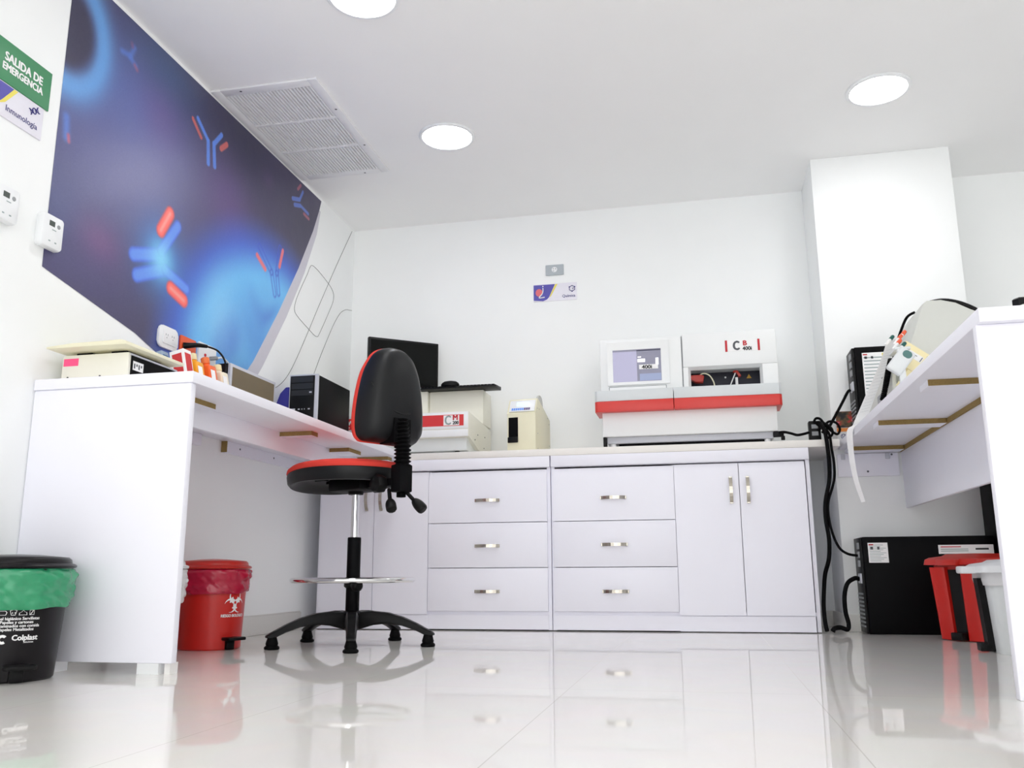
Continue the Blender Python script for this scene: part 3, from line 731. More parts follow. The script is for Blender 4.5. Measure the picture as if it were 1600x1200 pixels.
# black bin, print faces the camera (a0 about -45 degrees)
kb = (-1.93, 2.216, 0)
t = round_bin('black pedal bin with green bag and white printing, beside the left desk end', kb, 0.122, 0.150, BINK, BINK, BAGG, 2.0, 0.196, math.radians(-127), 'crumpled translucent green bag')
w = cyl_wrap(0.122, 0.142, math.radians(-37.0))
pr = mk(INKW)
def wt(pr, s_, size, u, v, bold=0.035, sx=0.98, w=None, align='CENTER'):
    return pr.text(s_, size, (0, 0, 0), (1, 0, 0), (0, 0, 1), align=align, bold=bold, sx=sx, wrap=lambda a, b2: w(u+a, v+b2))
wt(pr, 'Papel higiénico Servilletas', 0.0110, -0.012, 0.1655, w=w); wt(pr, 'Papeles y cartones', 0.0110, -0.012, 0.156, w=w)
wt(pr, 'contaminados con comida', 0.0110, -0.012, 0.1465, w=w); wt(pr, 'Papeles Metalizados', 0.0110, -0.012, 0.137, w=w)
wt(pr, 'Colplast', 0.0200, 0.012, 0.112, 0.045, w=w); wt(pr, 'Soluciones', 0.0062, 0.022, 0.1045, w=w)
for i in range(14):  # swirl emblem
    a0_, a1_ = math.radians(40+19*i), math.radians(40+19*(i+1))
    q = lambda r_, a: (-0.043+r_*math.cos(a), 0.115+r_*math.sin(a))
    r0, r1 = 0.0055, 0.0125
    pr.flat([q(r0, a0_), q(r1, a0_), q(r1, a1_), q(r0, a1_)], (0, 0, 0), (1, 0, 0), (0, 0, 1), wrap=w)
def frame_icon(pts, th_=0.0014):
    n = len(pts); cx = sum(p[0] for p in pts)/n; cz = sum(p[1] for p in pts)/n
    for i in range(n):
        a, b2 = pts[i], pts[(i+1) % n]
        k = 0.84
        pr.flat([a, b2, (cx+(b2[0]-cx)*k, cz+(b2[1]-cz)*k), (cx+(a[0]-cx)*k, cz+(a[1]-cz)*k)], (0, 0, 0), (1, 0, 0), (0, 0, 1), wrap=w)
frame_icon([(-0.058, 0.1785), (-0.040, 0.1785), (-0.037, 0.186), (-0.041, 0.190), (-0.058, 0.190)])
frame_icon([(-0.028, 0.178), (-0.018, 0.178), (-0.0145, 0.191), (-0.023, 0.193), (-0.0315, 0.191)])
for dx in (-0.0265, -0.0205): pr.flat([(dx, 0.183), (dx+0.0028, 0.183), (dx+0.0014, 0.1875)], (0, 0, 0), (1, 0, 0), (0, 0, 1), wrap=w)
frame_icon([(-0.010, 0.178), (0.0105, 0.178), (0.009, 0.185), (0.004, 0.187), (0.0, 0.192), (-0.004, 0.187), (-0.0095, 0.184)])
frame_icon([(0.0155, 0.178), (0.0275, 0.178), (0.0275, 0.191), (0.0155, 0.191)])
pr.flat([(0.0165, 0.179), (0.019, 0.179), (0.0265, 0.190), (0.024, 0.190)], (0, 0, 0), (1, 0, 0), (0, 0, 1), wrap=w)
part(pr, 'printing', t, 'white printed words and icons')
# white bin behind the desk end, then the red bin
t = round_bin('white pedal bin hidden between the left desk end and the red bin', (-1.945, 2.86, 0), 0.108, 0.132, GREYW, WHITEP, BAGW, 5.0, 0.185, math.radians(-115), 'white bag')
kr = (-1.907, 3.235, 0)
t = round_bin('round red pedal bin with biohazard symbol under the left desk', kr, 0.118, 0.139, REDP, REDP2, BAGR, 8.0, 0.240, math.radians(-112), 'crumpled translucent magenta bag')
w = cyl_wrap(0.1185, 0.1315, math.radians(-17))
pr = mk(INKW)
for P in biohazard(0.0, 0.176, 0.0185, w): pr.flat(P, (0, 0, 0), (1, 0, 0), (0, 0, 1), wrap=w)
w3 = cyl_wrap(0.1193, 0.1323, math.radians(-17)); pr.use(REDP).flat([(0.0055*math.cos(2*PI*i/16), 0.176+0.0055*math.sin(2*PI*i/16)) for i in range(16)], (0, 0, 0), (1, 0, 0), (0, 0, 1), wrap=w3); pr.use(INKW)
wt(pr, 'RIESGO BIOLÓGICO', 0.0148, 0.0, 0.122, 0.045, 0.84, w=w)
part(pr, 'printing', t, 'white biohazard symbol and words')

def rect_bin(label, loc, wy, dx, h, bodym, lidm, liner=False, rotz=0.0, ribs=True):
    """front (with the black pedal channel) faces -x; wy = width along y, dx = depth along x"""
    t = thing('pedal_bin', label, 'bin', loc, rotz, local=True, group='rectangular pedal bins under the right desk')
    def ring(z, k, e=0.0):
        out = []
        hx_, hy = dx/2*k+e, wy/2*k+e; r_ = 0.022
        for cx, cy, a0 in ((1, 1, 0), (-1, 1, 90), (-1, -1, 180), (1, -1, 270)):
            for i in range(5):
                a = math.radians(a0+22.5*i); out.append((cx*(hx_-r_)+r_*math.cos(a), cy*(hy-r_)+r_*math.sin(a), z))
        return out
    b_ = mk(bodym).loft([ring(0.0, 0.855), ring(0.006, 0.87), ring(h*0.5, 0.93), ring(h-0.03, 0.985), ring(h-0.012, 0.99)])
    for y0, y1 in (((-0.5, -0.14), (0.14, 0.5)) if ribs else ()):      # two full-height ribs either side of the channel
        rr = []
        for z, k in ((0.004, 0.865), (h*0.5, 0.925), (h-0.02, 0.985)):
            x = -dx/2*k
            rr.append([(x+0.01, y0*wy*k, z), (x-0.022*k+0.004, (y0+0.03)*wy*k, z), (x-0.026*k, (y0+0.09)*wy*k, z), (x-0.026*k, (y1-0.05)*wy*k, z), (x-0.018*k, (y1-0.01)*wy*k, z), (x+0.01, y1*wy*k, z)])
        b_.loft(rr)
    part(b_, 'body', t)
    ch = mk(BLACKP); rr = []
    for z, k in ((0.012, 0.865), (h*0.5, 0.925), (h-0.03, 0.98)):
        x = -dx/2*k
        e = 0.010 if ribs else 0.022
        rr.append([(x-0.001, -0.135*wy*k, z), (x-e, -0.13*wy*k, z), (x-e, 0.13*wy*k, z), (x-0.001, 0.135*wy*k, z)])
    ch.loft(rr)
    part(ch, 'pedal_channel', t, 'black pedal channel')
    part(mk(BLACKP).box(-dx/2*0.86-0.050, -dx/2*0.86+0.005, -0.115*wy, 0.115*wy, 0.004, 0.034, 0.004), 'pedal', t, 'black foot pedal')
    if liner:
        part(mk(BAGW).loft([ring(h-0.055, 0.985, 0.004), ring(h-0.035, 1.0, 0.006), ring(h-0.012, 1.0, 0.005)], cap0=False, cap1=False), 'liner_bag', t, 'clear white bag')
    part(mk(lidm).loft([ring(h-0.012, 1.0, 0.012), ring(h-0.010, 1.0, 0.026), ring(h+0.012, 1.0, 0.022), ring(h+0.020, 1.0, 0.010), ring(h+0.026, 0.80), ring(h+0.034, 0.70), ring(h+0.036, 0.4)])  .box(-dx/2-(0.055 if ribs else 0.07), -dx/2+0.01, -0.20*wy, 0.20*wy, h-0.014, h+0.012, 0.006), 'lid', t)
    return t
rect_bin('rectangular red pedal bin in front of the black floor unit under the right desk', (1.115, 4.09, 0), 0.235, 0.26, 0.315, REDP, REDP2, False, math.radians(36))
rect_bin('rectangular white pedal bin nearest the right desk end panel, with clear bag', (1.10, 3.50, 0), 0.24, 0.27, 0.285, GREYW, WHITEP, True, math.radians(-3), False)

# ------------------------------------------------------------------ right desk
t = thing('lab_desk', 'white laminate desk on the right, seen from below with raw chipboard battens', 'desk', (1.06, 3.38, 0))
part(mk(LAM).box(0.671, 1.46, 2.212, 4.545, DU, DT, 0.0025), 'desk_top', t)
part(mk(LAM).box(0.668, 1.452, 2.236, 2.264, 0.0, DU-0.0003, 0.003), 'end_panel', t)
part(mk(LAM).box(0.958, 0.976, 2.2645, 4.543, 0.575, DU-0.0195, 0.001), 'modesty_panel', t)
part(mk(CHIP).box(0.952, 1.0, 2.30, 4.54, DU-0.019, DU-0.0003), 'batten', t, 'raw chipboard rail over the modesty panel')
for y0, x0 in ((2.885, 0.708), (3.66, 0.70), (4.43, 0.70)):
    part(mk(CHIP).box(x0, 0.951, y0, y0+0.004, DU-0.019, DU-0.0003).use(LAM).box(x0, 0.951, y0+0.004, y0+0.11, DU-0.019, DU-0.0003), 'batten', t, 'white batten with raw chipboard edge')
t = thing('wall_board', 'white mounting board screwed to the column under the right desk', 'board', (0.80, COLY, 0.80))
part(mk(LAM).box(0.662, 0.944, COLY-0.016, COLY-0.0005, 0.732, 0.8438, 0.002), 'panel', t)
for x, z in ((0.685, 0.825), (0.80, 0.755), (0.915, 0.835)):
    part(mk(INKG).lathe([(0.005, 0.016), (0.003, 0.018)], (x, COLY, z), 10, axis='y'), 'screw', t)
for x in (0.69, 0.895):
    part(mk(SILVER).box(x-0.010, x+0.010, COLY-0.022, COLY-0.0162, 0.815, 0.842, 0.002), 'clip', t)

# ------------------------------------------------------------------ floor UPS and second tower
def ups(label, x, y, z, L_, seed, nameplate, group='black power supply units'):
    t = thing('power_supply', label, 'power supply', (x, y, z), local=True, group=group)
    H, T = 0.435, 0.165
    part(mk(BLACKM).box(0.012, L_, -T/2, T/2, 0.0, H, 0.004), 'case', t)
    bp_ = mk(BLACKP).box(0.0, 0.012, -T/2+0.003, T/2-0.003, 0.003, H-0.003, 0.003)
    bp_.use(GREYDK)
    for k in range(9): bp_.box(-0.003, 0.001, -T/2+0.015, T/2-0.015, 0.03+0.018*k, 0.038+0.018*k)
    for k in range(3): bp_.box(-0.006, 0.001, -0.06, -0.02, 0.30+0.04*k, 0.33+0.04*k, 0.002)
    bp_.use(SILVER).box(-0.008, 0.001, -0.07, -0.01, 0.225, 0.27, 0.002)
    part(bp_, 'rear_panel', t, 'grey rear socket panel')
    lb = mk(PAPER).box(*nameplate[:2], -T/2-0.0008, -T/2-0.0001, *nameplate[2:])
    x0, x1, z0, z1 = nameplate
    lb.use(INKLG)
    nrow = 11
    for k in range(nrow):
        zz = z1-(z1-z0)*(k+1.6)/(nrow+1.6)
        lb.box(x0+0.006, x1-0.008-0.012*((k*7+seed) % 3), -T/2-0.0012, -T/2-0.0007, zz, zz+(z1-z0)*0.022)
    lb.use(INKR).box(x0+0.004, x0+0.024, -T/2-0.0012, -T/2-0.0007, z1-0.012, z1-0.006)
    lb.use(INKG).box(x0+0.010, x0+0.022, -T/2-0.0012, -T/2-0.0007, z1-0.030, z1-0.018).box(x0+0.04, x0+0.05, -T/2-0.0012, -T/2-0.0007, z1-0.030, z1-0.018)
    part(lb, 'rating_label', t, 'white printed rating label')
    return t
t = ups('large black power supply standing on the floor behind the red bin', 0.705, 4.452, 0.0, 0.572, 1, (0.034, 0.120, 0.318, 0.408))
part(mk(PAPER).box(0.335, 0.565, -0.0838, -0.0828, 0.355, 0.395).use(INKR).box(0.345, 0.43, -0.0841, -0.0837, 0.384, 0.388).use(INKLG).box(0.345, 0.46, -0.0841, -0.0837, 0.374, 0.377).box(0.345, 0.46, -0.0841, -0.0837, 0.366, 0.369).use(INKK).box(0.49, 0.545, -0.0841, -0.0837, 0.372, 0.380), 'warning_sheet', t, 'white paper sheet with red and black print')
tw = mk(BLACKM).box(1.283, 1.448, 4.30, 4.52, 0.0, 0.78, 0.005).use(GREYDK)  .box(1.30, 1.43, 4.297, 4.3002, 0.68, 0.70)
solo(tw, 'equipment_tower', 'tall black tower at the right end of the floor power supply', 'equipment tower', (1.3655, 4.41, 0))
t = ups('black power supply with yellow-striped label standing on the right desk by the column', 0.742, 4.44, DT, 0.62, 2, (0.045, 0.30, 0.195, 0.405))
part(mk(YEL).box(0.135, 0.15, -0.0839, -0.0834, 0.26, 0.40), 'yellow_stripe', t, 'yellow stripe on the label')

# ------------------------------------------------------------------ cables on the right
solo(mk(BLACKP).box(0.533, 0.588, 4.47, 4.52, DT+0.0005, 1.003, 0.004).use(GREYDK).box(0.545, 0.575, 4.4685, 4.4702, 0.93, 0.95).box(0.545, 0.575, 4.4685, 4.4702, 0.965, 0.985),
     'power_outlet_block', 'small black outlet block standing on the worktop, full of plugs', 'outlet block', (0.56, 4.495, DT))
def cable(pts, r_, label, name='power_cable', k=6):
    mb = mk(RUBBER).tube(smooth_path(pts, k), r_, 8)
    c = pts[-1]
    return solo(mb, name, label, 'cable', tuple(c), 'black power cables')
cable([(0.572, 4.462, 0.985), (0.582, 4.44, 0.985), (0.594, 4.385, 0.935), (0.600, 4.382, 0.86), (0.602, 4.384, 0.78), (0.596, 4.388, 0.70), (0.572, 4.392, 0.60), (0.568, 4.395, 0.52), (0.576, 4.40, 0.43), (0.570, 4.41, 0.34), (0.552, 4.44, 0.27), (0.545, 4.47, 0.20), (0.535, 4.45, 0.12), (0.530, 4.40, 0.05), (0.534, 4.385, 0.012)], 0.010,
      'thick black cable hanging from the outlet block down to the floor')
cable([(0.578, 4.462, 0.955), (0.590, 4.44, 0.962), (0.612, 4.386, 0.925), (0.618, 4.383, 0.85), (0.624, 4.386, 0.78), (0.618, 4.39, 0.70), (0.585, 4.395, 0.60), (0.583, 4.40, 0.52), (0.598, 4.405, 0.44), (0.622, 4.41, 0.385), (0.655, 4.41, 0.360), (0.690, 4.41, 0.352), (0.7035, 4.41, 0.352)], 0.0062,
      'thin black cable looping from the outlet block into the upper socket of the floor unit')
cable([(0.696, 4.41, 0.245), (0.675, 4.40, 0.248), (0.640, 4.39, 0.225), (0.622, 4.385, 0.17), (0.620, 4.38, 0.10), (0.628, 4.375, 0.05), (0.622, 4.37, 0.022), (0.59, 4.362, 0.030), (0.565, 4.36, 0.026), (0.555, 4.362, 0.012)], 0.0105,
      'thick black cable arching from the lower socket of the floor unit to the floor')
cable([(0.729, 4.40, 1.135), (0.715, 4.40, 1.125), (0.69, 4.41, 1.08), (0.65, 4.43, 1.01), (0.622, 4.45, 0.965), (0.600, 4.455, 0.950), (0.592, 4.46, 0.94)], 0.0068,
      'black cable rising from the outlet block to the desk-top power supply')
cable([(0.386, 4.43, 0.945), (0.41, 4.42, 0.945), (0.44, 4.42, 0.938), (0.47, 4.43, 0.930), (0.50, 4.45, 0.936), (0.53, 4.465, 0.945)], 0.0065,
      'black cable from the large analyzer to the outlet block')
loop = [(0.592, 4.45, 0.955), (0.62, 4.44, 0.99), (0.655, 4.44, 0.985), (0.672, 4.445, 0.955), (0.66, 4.45, 0.93), (0.635, 4.45, 0.945), (0.61, 4.445, 0.97), (0.585, 4.44, 1.005), (0.565, 4.45, 1.01), (0.56, 4.455, 0.99), (0.60, 4.44, 0.985), (0.632, 4.43, 0.955), (0.632, 4.43, 0.925), (0.61, 4.44, 0.909)]
cable(loop, 0.0062, 'coiled black cable beside the outlet block on the worktop')
t = thing('reagent_box', 'small carton with dark picture, orange stripe and white base at the worktop end', 'box', (0.70, 4.52, DT))
bxm = mk(PAPER).box(0.665, 0.742, 4.497, 4.54, DT+0.0005, 1.052, 0.001)
part(bxm, 'carton', t)
pc = bpy.data.materials.new('carton_picture'); pc.use_nodes = True
nt = pc.node_tree; vz = nt.nodes.new('ShaderNodeTexNoise'); vz.inputs['Scale'].default_value = 22; vz.inputs['Detail'].default_value = 3
tcn = nt.nodes.new('ShaderNodeTexCoord'); nt.links.new(tcn.outputs['Object'], vz.inputs['Vector'])
rp = nt.nodes.new('ShaderNodeValToRGB'); rp.color_ramp.interpolation = 'LINEAR'
for pos_, c_ in ((0.30, (14, 14, 16)), (0.44, (40, 36, 34)), (0.52, (110, 84, 50)), (0.58, (196, 30, 40)), (0.68, (222, 205, 210))):
    e = rp.color_ramp.elements.new(pos_); e.color = lin(c_) + [1]
nt.links.new(vz.outputs['Fac'], rp.inputs['Fac']); nt.links.new(rp.outputs['Color'], nt.nodes['Principled BSDF'].inputs['Base Color'])
part(mk(pc).box(0.6655, 0.7415, 4.4960, 4.4968, 0.968, 1.048), 'picture', t, 'dark red and black picture')
part(mk(mat('orange_print', (246, 150, 66), 0.5)).box(0.6655, 0.7415, 4.4958, 4.4967, 0.948, 0.966), 'orange_stripe', t, 'orange stripe')
lg = mk(INKB)
lg.tube([(0.694+0.011*math.cos(2*PI*i/20), 4.4963, 0.925+0.011*math.sin(2*PI*i/20)) for i in range(20)], 0.0013, 5, closed=True)
lg.tube([(0.688, 4.4963, 0.933), (0.692, 4.4963, 0.918), (0.694, 4.4963, 0.926), (0.697, 4.4963, 0.918), (0.700, 4.4963, 0.933)], 0.001, 5)
part(lg, 'emblem', t, 'navy round emblem')

# ------------------------------------------------------------------ instruments on the right desk
t = thing('benchtop_instrument', 'large pale grey instrument housing with sloping front on the right desk', 'lab instrument', (0.98, 3.63, DT))
prof = [(0.730, DT+0.001), (0.742, 0.985), (0.800, 1.13), (0.848, 1.262), (0.866, 1.276), (0.915, 1.276), (0.965, 1.262), (1.03, 1.222), (1.10, 1.16), (1.14, 1.08), (1.15, DT+0.001)]
part(mk(GREYINST).prism(prof, 3.42, 3.86, 'xz', 0.008), 'housing', t)
part(mk(BLACKP).tube(smooth_path([(0.885, 3.50, 1.285), (0.93, 3.47, 1.284), (0.98, 3.45, 1.266), (1.03, 3.44, 1.235), (1.06, 3.44, 1.205)], 5), 0.010, 10), 'lid_rim', t, 'black curved rim')
cb = mk(RUBBER).tube(smooth_path([(0.862, 3.60, 1.282), (0.835, 3.62, 1.268), (0.815, 3.66, 1.22), (0.795, 3.68, 1.16), (0.772, 3.66, 1.09), (0.742, 3.63, 1.045), (0.722, 3.61, 1.022)], 6), 0.0055, 8)
solo(cb, 'instrument_cable', 'thin black cable running down the sloping front of the grey instrument', 'cable', (0.712, 3.60, 0.905))
# printed paper strip
pp = smooth_path([(0.836, 3.88, 1.246), (0.818, 3.92, 1.187), (0.795, 3.96, 1.126), (0.757, 4.00, 1.046), (0.722, 4.04, 0.968), (0.694, 4.06, 0.918), (0.668, 4.07, 0.906), (0.657, 4.08, 0.88), (0.655, 4.08, 0.82), (0.658, 4.08, 0.74), (0.668, 4.08, 0.66), (0.688, 4.08, 0.575)], 6)
ps = mk(PAPER); n = len(pp); L0 = []; L1 = []
for i, p in enumerate(pp):
    q = i/(n-1); wd = 0.060 if q < 0.5 else 0.060-0.026*(q-0.5)/0.5
    k = min(1, max(0, (q-0.33)/0.22)); k = k*k*(3-2*k)
    d = (Vector((0.97, -0.15, 0.18))*(1-k) + Vector((0.36, -0.93, 0.0))*k).normalized()
    L0.append(p-d*wd/2); L1.append(p+d*wd/2)
V = L0+L1+[v+Vector((0, 0.0006, 0.0003)) for v in L0+L1]
F = [[i, i+1, n+i+1, n+i] for i in range(n-1)] + [[2*n+i, 3*n+i, 3*n+i+1, 2*n+i+1] for i in range(n-1)]
F += [[i, 2*n+i, 2*n+i+1, i+1] for i in range(n-1)] + [[n+i, n+i+1, 3*n+i+1, 3*n+i] for i in range(n-1)]
ps.add(V, F, True)
po = solo(ps, 'paper_strip', 'long white printed paper strip hanging over the right desk edge', 'paper', (0.70, 3.95, 0.9))
lk = mk(mat('faint_print', (206, 208, 210), 0.6))
for i in range(4, int(n*0.38)):
    for k in (0,):
        a = L0[i].lerp(L0[i+1], 0.5*k); b2 = L1[i].lerp(L1[i+1], 0.5*k); nn = Vector((-0.2, -0.8, -0.3)).normalized()*0.0008
        lk.tube([a.lerp(b2, 0.15)+nn, a.lerp(b2, 0.75)+nn], 0.0005, 4)
subpart(lk, 'printing', po, 'rows of faint grey print')
# cream rack with tubes and label, tilted
t = thing('sample_rack', 'cream sample box with white label leaning near the right desk edge', 'rack', (0.775, 3.30, DT+0.001))
M = Matrix.Translation((0.752, 3.31, 1.078)) @ Matrix.Rotation(math.radians(38), 4, 'Y')
rk = mk(mat('cream_yellow_plastic', (246, 234, 186), 0.4)); rk.M = M
rk.box(-0.012, 0.108, -0.022, 0.022, -0.075, 0.010, 0.004).box(0.05, 0.108, -0.02, 0.02, -0.139, -0.0745, 0.003); part(rk, 'box', t)
part(mk(GREYW).box(0.699, 0.752, 3.250, 3.355, 1.052, 1.062, 0.002), 'vial_clip', t)
lb = mk(PAPER); lb.M = M; lb.box(0.016, 0.072, -0.0228, -0.0221, -0.034, -0.012)
lb.use(INKG)
lb.box(0.022, 0.050, -0.0233, -0.0227, -0.021, -0.019).box(0.022, 0.044, -0.0233, -0.0227, -0.026, -0.0245)
lb.box(0.066, 0.069, -0.0233, -0.0227, -0.032, -0.014).box(0.078, 0.098, -0.0233, -0.0222, -0.004, -0.001)
part(lb, 'label_sticker', t, 'white label with dark print')
def vial(x, y, z, capc, label, i):
    t = thing('sample_vial', label, 'vial', (x, y, z), local=True, group='capped vials beside the cream box')
    a = mk(PAPER); Mv = Matrix.Rotation(math.radians(-25), 4, 'X') @ Matrix.Rotation(math.radians(38), 4, 'Y'); a.M = Mv
    a.lathe([(0.005, -0.034), (0.006, -0.030), (0.006, 0.0), (0.005, 0.002)], n=12); part(a, 'tube', t)
    c_ = mk(capc); c_.M = Mv; c_.lathe([(0.0066, -0.002), (0.0070, 0.0), (0.0070, 0.016), (0.0058, 0.019)], n=14); part(c_, 'cap', t)
ORC = mat('orange_cap', (238, 100, 62), 0.4); GRC = mat('dark_green_cap', (20, 92, 84), 0.4)
for i, (x, y, z, c_, lab) in enumerate((
        (0.719, 3.285, 1.083, ORC, 'orange capped vial, lowest of the orange ones beside the cream box'),
        (0.727, 3.30, 1.104, ORC, 'orange capped vial, left one of the two larger orange caps at the cream box corner'),
        (0.743, 3.31, 1.121, ORC, 'orange capped vial, topmost of the caps at the cream box corner'),
        (0.708, 3.345, 1.114, GRC, 'green capped vial standing left of the orange capped vials'),
        (0.728, 3.262, 1.066, GRC, 'green capped vial lying just above the scanner handset'))):
    vial(x, y, z, c_, lab, i)
# handset with coiled cord
t = thing('barcode_scanner', 'white handheld scanner with green oval badge propped by the desk edge', 'scanner', (0.74, 3.22, DT+0.001))
hs_ = mk(GREYW); hs_.M = Matrix.Translation((0.713, 3.225, 1.034)) @ Matrix.Rotation(math.radians(38), 4, 'Y')
hs_.box(-0.012, 0.044, -0.016, 0.016, -0.075, 0.020, 0.008, 3)
part(hs_, 'body', t)
part(mk(GREYW).box(0.700, 0.722, 3.218, 3.234, DT+0.001, 1.0, 0.003), 'stand', t)
ov = mk(mat('teal_badge', (78, 122, 118), 0.4)); ov.M = Matrix.Translation((0.713, 3.225, 1.034)) @ Matrix.Rotation(math.radians(38), 4, 'Y')
ov.lathe([(0.013, 0.0163), (0.012, 0.0180), (0.001, 0.0182)], (0.020, 0, 0.002), 24, axis='y', fn=lambda r_, z, a, k: (r_*(1.0+0.25*abs(math.cos(a))), z)); part(ov, 'badge', t, 'green oval badge')
cc = mk(RUBBER); P = [Vector((0.706, 3.36, 1.040)), Vector((0.701, 3.40, 1.005)), Vector((0.697, 3.44, 0.965)), Vector((0.689, 3.48, 0.915))]
sp = smooth_path(P, 40); 
cc.tube([p for p in sp], lambda q: 0.0095+0.0022*math.cos(2*PI*26*q), 10)
solo(cc, 'coiled_cord', 'black coiled cord of the scanner running down beside the desk edge', 'cord', (0.692, 3.48, 0.91))
wd_ = mk(GREYINST).prism([(3.40, DT+0.001), (3.42, 1.03), (3.46, 1.05), (3.72, 0.985), (3.95, 0.93), (4.0, DT+0.001)], 0.7135, 0.729, 'yz', 0.004)
wd_.use(GREYDK)  .box(0.712, 0.7137, 3.56, 3.70, 0.93, 0.965)
solo(wd_, 'keypad_tray', 'low pale grey tray along the right desk edge under the paper strip', 'tray', (0.718, 3.7, DT))
t = thing('desktop_device', 'grey desktop device with a black knob at the near corner of the right desk', 'lab instrument', (0.95, 2.45, DT))
part(mk(GREYINST).prism([(0.765, DT+0.001), (0.79, 0.934), (0.83, 0.95), (1.15, 0.955), (1.15, DT+0.001)], 2.38, 2.62, 'xz', 0.004), 'housing', t)
part(mk(BLACKP).lathe([(0.020, 0.0), (0.020, 0.022), (0.015, 0.026)], (0.832, 2.405, 0.945), 6), 'knob', t, 'black knob')

# ------------------------------------------------------------------ things on the left desk
t = thing('lab_shaker', 'cream lab device with raised lid and pink sticker on the left desk end', 'lab device', (-1.92, 2.575, DT))
part(mk(CREAM).prism([(-2.046, DT+0.002), (-2.046, 0.988), (-2.040, 0.994), (-1.80, 0.994), (-1.797, DT+0.002)], 2.452, 2.72, 'xz', 0.003), 'case', t)
fp = mk(BLACKM).box(-1.7972, -1.7945, 2.462, 2.708, DT+0.008, 0.984)
fp.use(SILVER).box(-1.7972, -1.793, 2.455, 2.716, 0.9845, 0.990)
part(fp, 'front_panel', t, 'black control panel')
sk = mk(PAPER).box(-1.7946, -1.7940, 2.470, 2.525, 0.938, 0.968).use(INKG)
for k in range(4): sk.box(-1.7941, -1.7937, 2.475+0.012*k, 2.482+0.012*k, 0.944+0.008*(k % 2), 0.960)
part(sk, 'label_sticker', t, 'white label')
part(mk(mat('hot_pink_sticker', (255, 84, 140), 0.5)).box(-2.040, -1.985, 2.4513, 2.4519, 0.957, 0.982), 'pink_sticker', t, 'pink sticker')
for x in (-2.02, -1.90): part(mk(INKK).lathe([(0.0035, 0.0), (0.003, 0.002)], (x, 2.452, 0.918), 10, axis='y'), 'screw', t)
part(mk(BLACKM).box(-2.01, -1.95, 2.47, 2.66, 0.9945, 1.004, 0.003).box(-1.88, -1.82, 2.47, 2.66, 0.9945, 1.004, 0.003).box(-1.95, -1.88, 2.50, 2.64, 0.9945, 1.002), 'hinge', t, 'black lid hinges')
ld = mk(CREAM2).prism([(-2.066, 1.0045), (-2.066, 1.012), (-1.98, 1.018), (-1.795, 1.022), (-1.775, 1.017), (-1.772, 1.0045)], 2.395, 2.725, 'xz', 0.003)
part(ld, 'lid', t, 'cream lid tray')
part(mk(INKG).lathe([(0.004, 0.0), (0.003, 0.004)], (-1.93, 2.42, 1.019), 10), 'screw', t)

LEAN = Matrix.Rotation(math.radians(-13), 4, 'Y')
GRP = 'cartons and bottles standing on the left desk'
def carton(label, x, y, bodym, facem, h_, d_, w_, stripe=None):
    t = thing('reagent_box', label, 'box', (x, y, DT+0.0135), local=True, group=GRP)
    a = mk(bodym); a.M = LEAN; a.box(-w_/2, w_/2, -d_/2, d_/2, 0.0, h_, 0.001); part(a, 'carton', t)
    a = mk(facem); a.M = LEAN; a.box(w_/2, w_/2+0.0007, -d_/2+0.006, d_/2-0.006, h_*0.30, h_*0.93)
    a.box(-w_/2+0.01, w_/2-0.01, -d_/2-0.0007, -d_/2, h_*0.30, h_*0.93); part(a, 'printed_panel', t, stripe)
    return t
carton('white carton with red panel leaning left of the orange bottles', -1.885, 2.935, PAPER, mat('red_carton_print', (206, 44, 48), 0.45), 0.212, 0.052, 0.06, 'red panel')
carton('blue and grey carton standing behind the white and red carton', -1.965, 2.915, mat('grey_blue_carton', (150, 168, 190), 0.5), mat('blue_carton_print', (42, 96, 140), 0.5), 0.205, 0.045, 0.055, 'blue panel')
def bottle(label, x, y, bm_, capm, h_, r_):
    t = thing('reagent_bottle', label, 'bottle', (x, y, DT+0.012), local=True, group=GRP)
    a = mk(bm_); a.M = LEAN
    a.rbox(-r_, r_, -r_*0.85, r_*0.85, 0.0, h_*0.80, r_*0.35, 'xy', 0.003)
    a.lathe([(r_*0.8, h_*0.80), (r_*0.45, h_*0.86), (r_*0.42, h_*0.88)], n=20); part(a, 'flask', t)
    c_ = mk(capm); c_.M = LEAN; c_.lathe([(r_*0.52, h_*0.875), (r_*0.54, h_*0.88), (r_*0.54, h_*0.985), (r_*0.4, h_)], n=20); part(c_, 'cap', t)
    lb = mk(PAPER); lb.M = LEAN; lb.box(r_, r_+0.0006, -r_*0.80, r_*0.2, h_*0.15, h_*0.72); part(lb, 'label_sticker', t)
CREAMC = mat('cream_cap', (240, 226, 180), 0.45)
bottle('amber yellow bottle with cream cap beside the white and red carton', -1.875, 3.005, mat('amber_yellow', (246, 166, 30), 0.35), CREAMC, 0.222, 0.030)
bottle('bright orange bottle second from the silver monitor', -1.868, 3.085, mat('bright_orange', (244, 104, 40), 0.35), mat('orange_cap_plain', (236, 120, 60), 0.4), 0.225, 0.031)
bottle('cream white bottle nearest the silver monitor', -1.862, 3.163, mat('cream_bottle', (238, 230, 206), 0.4), CREAMC, 0.212, 0.031)

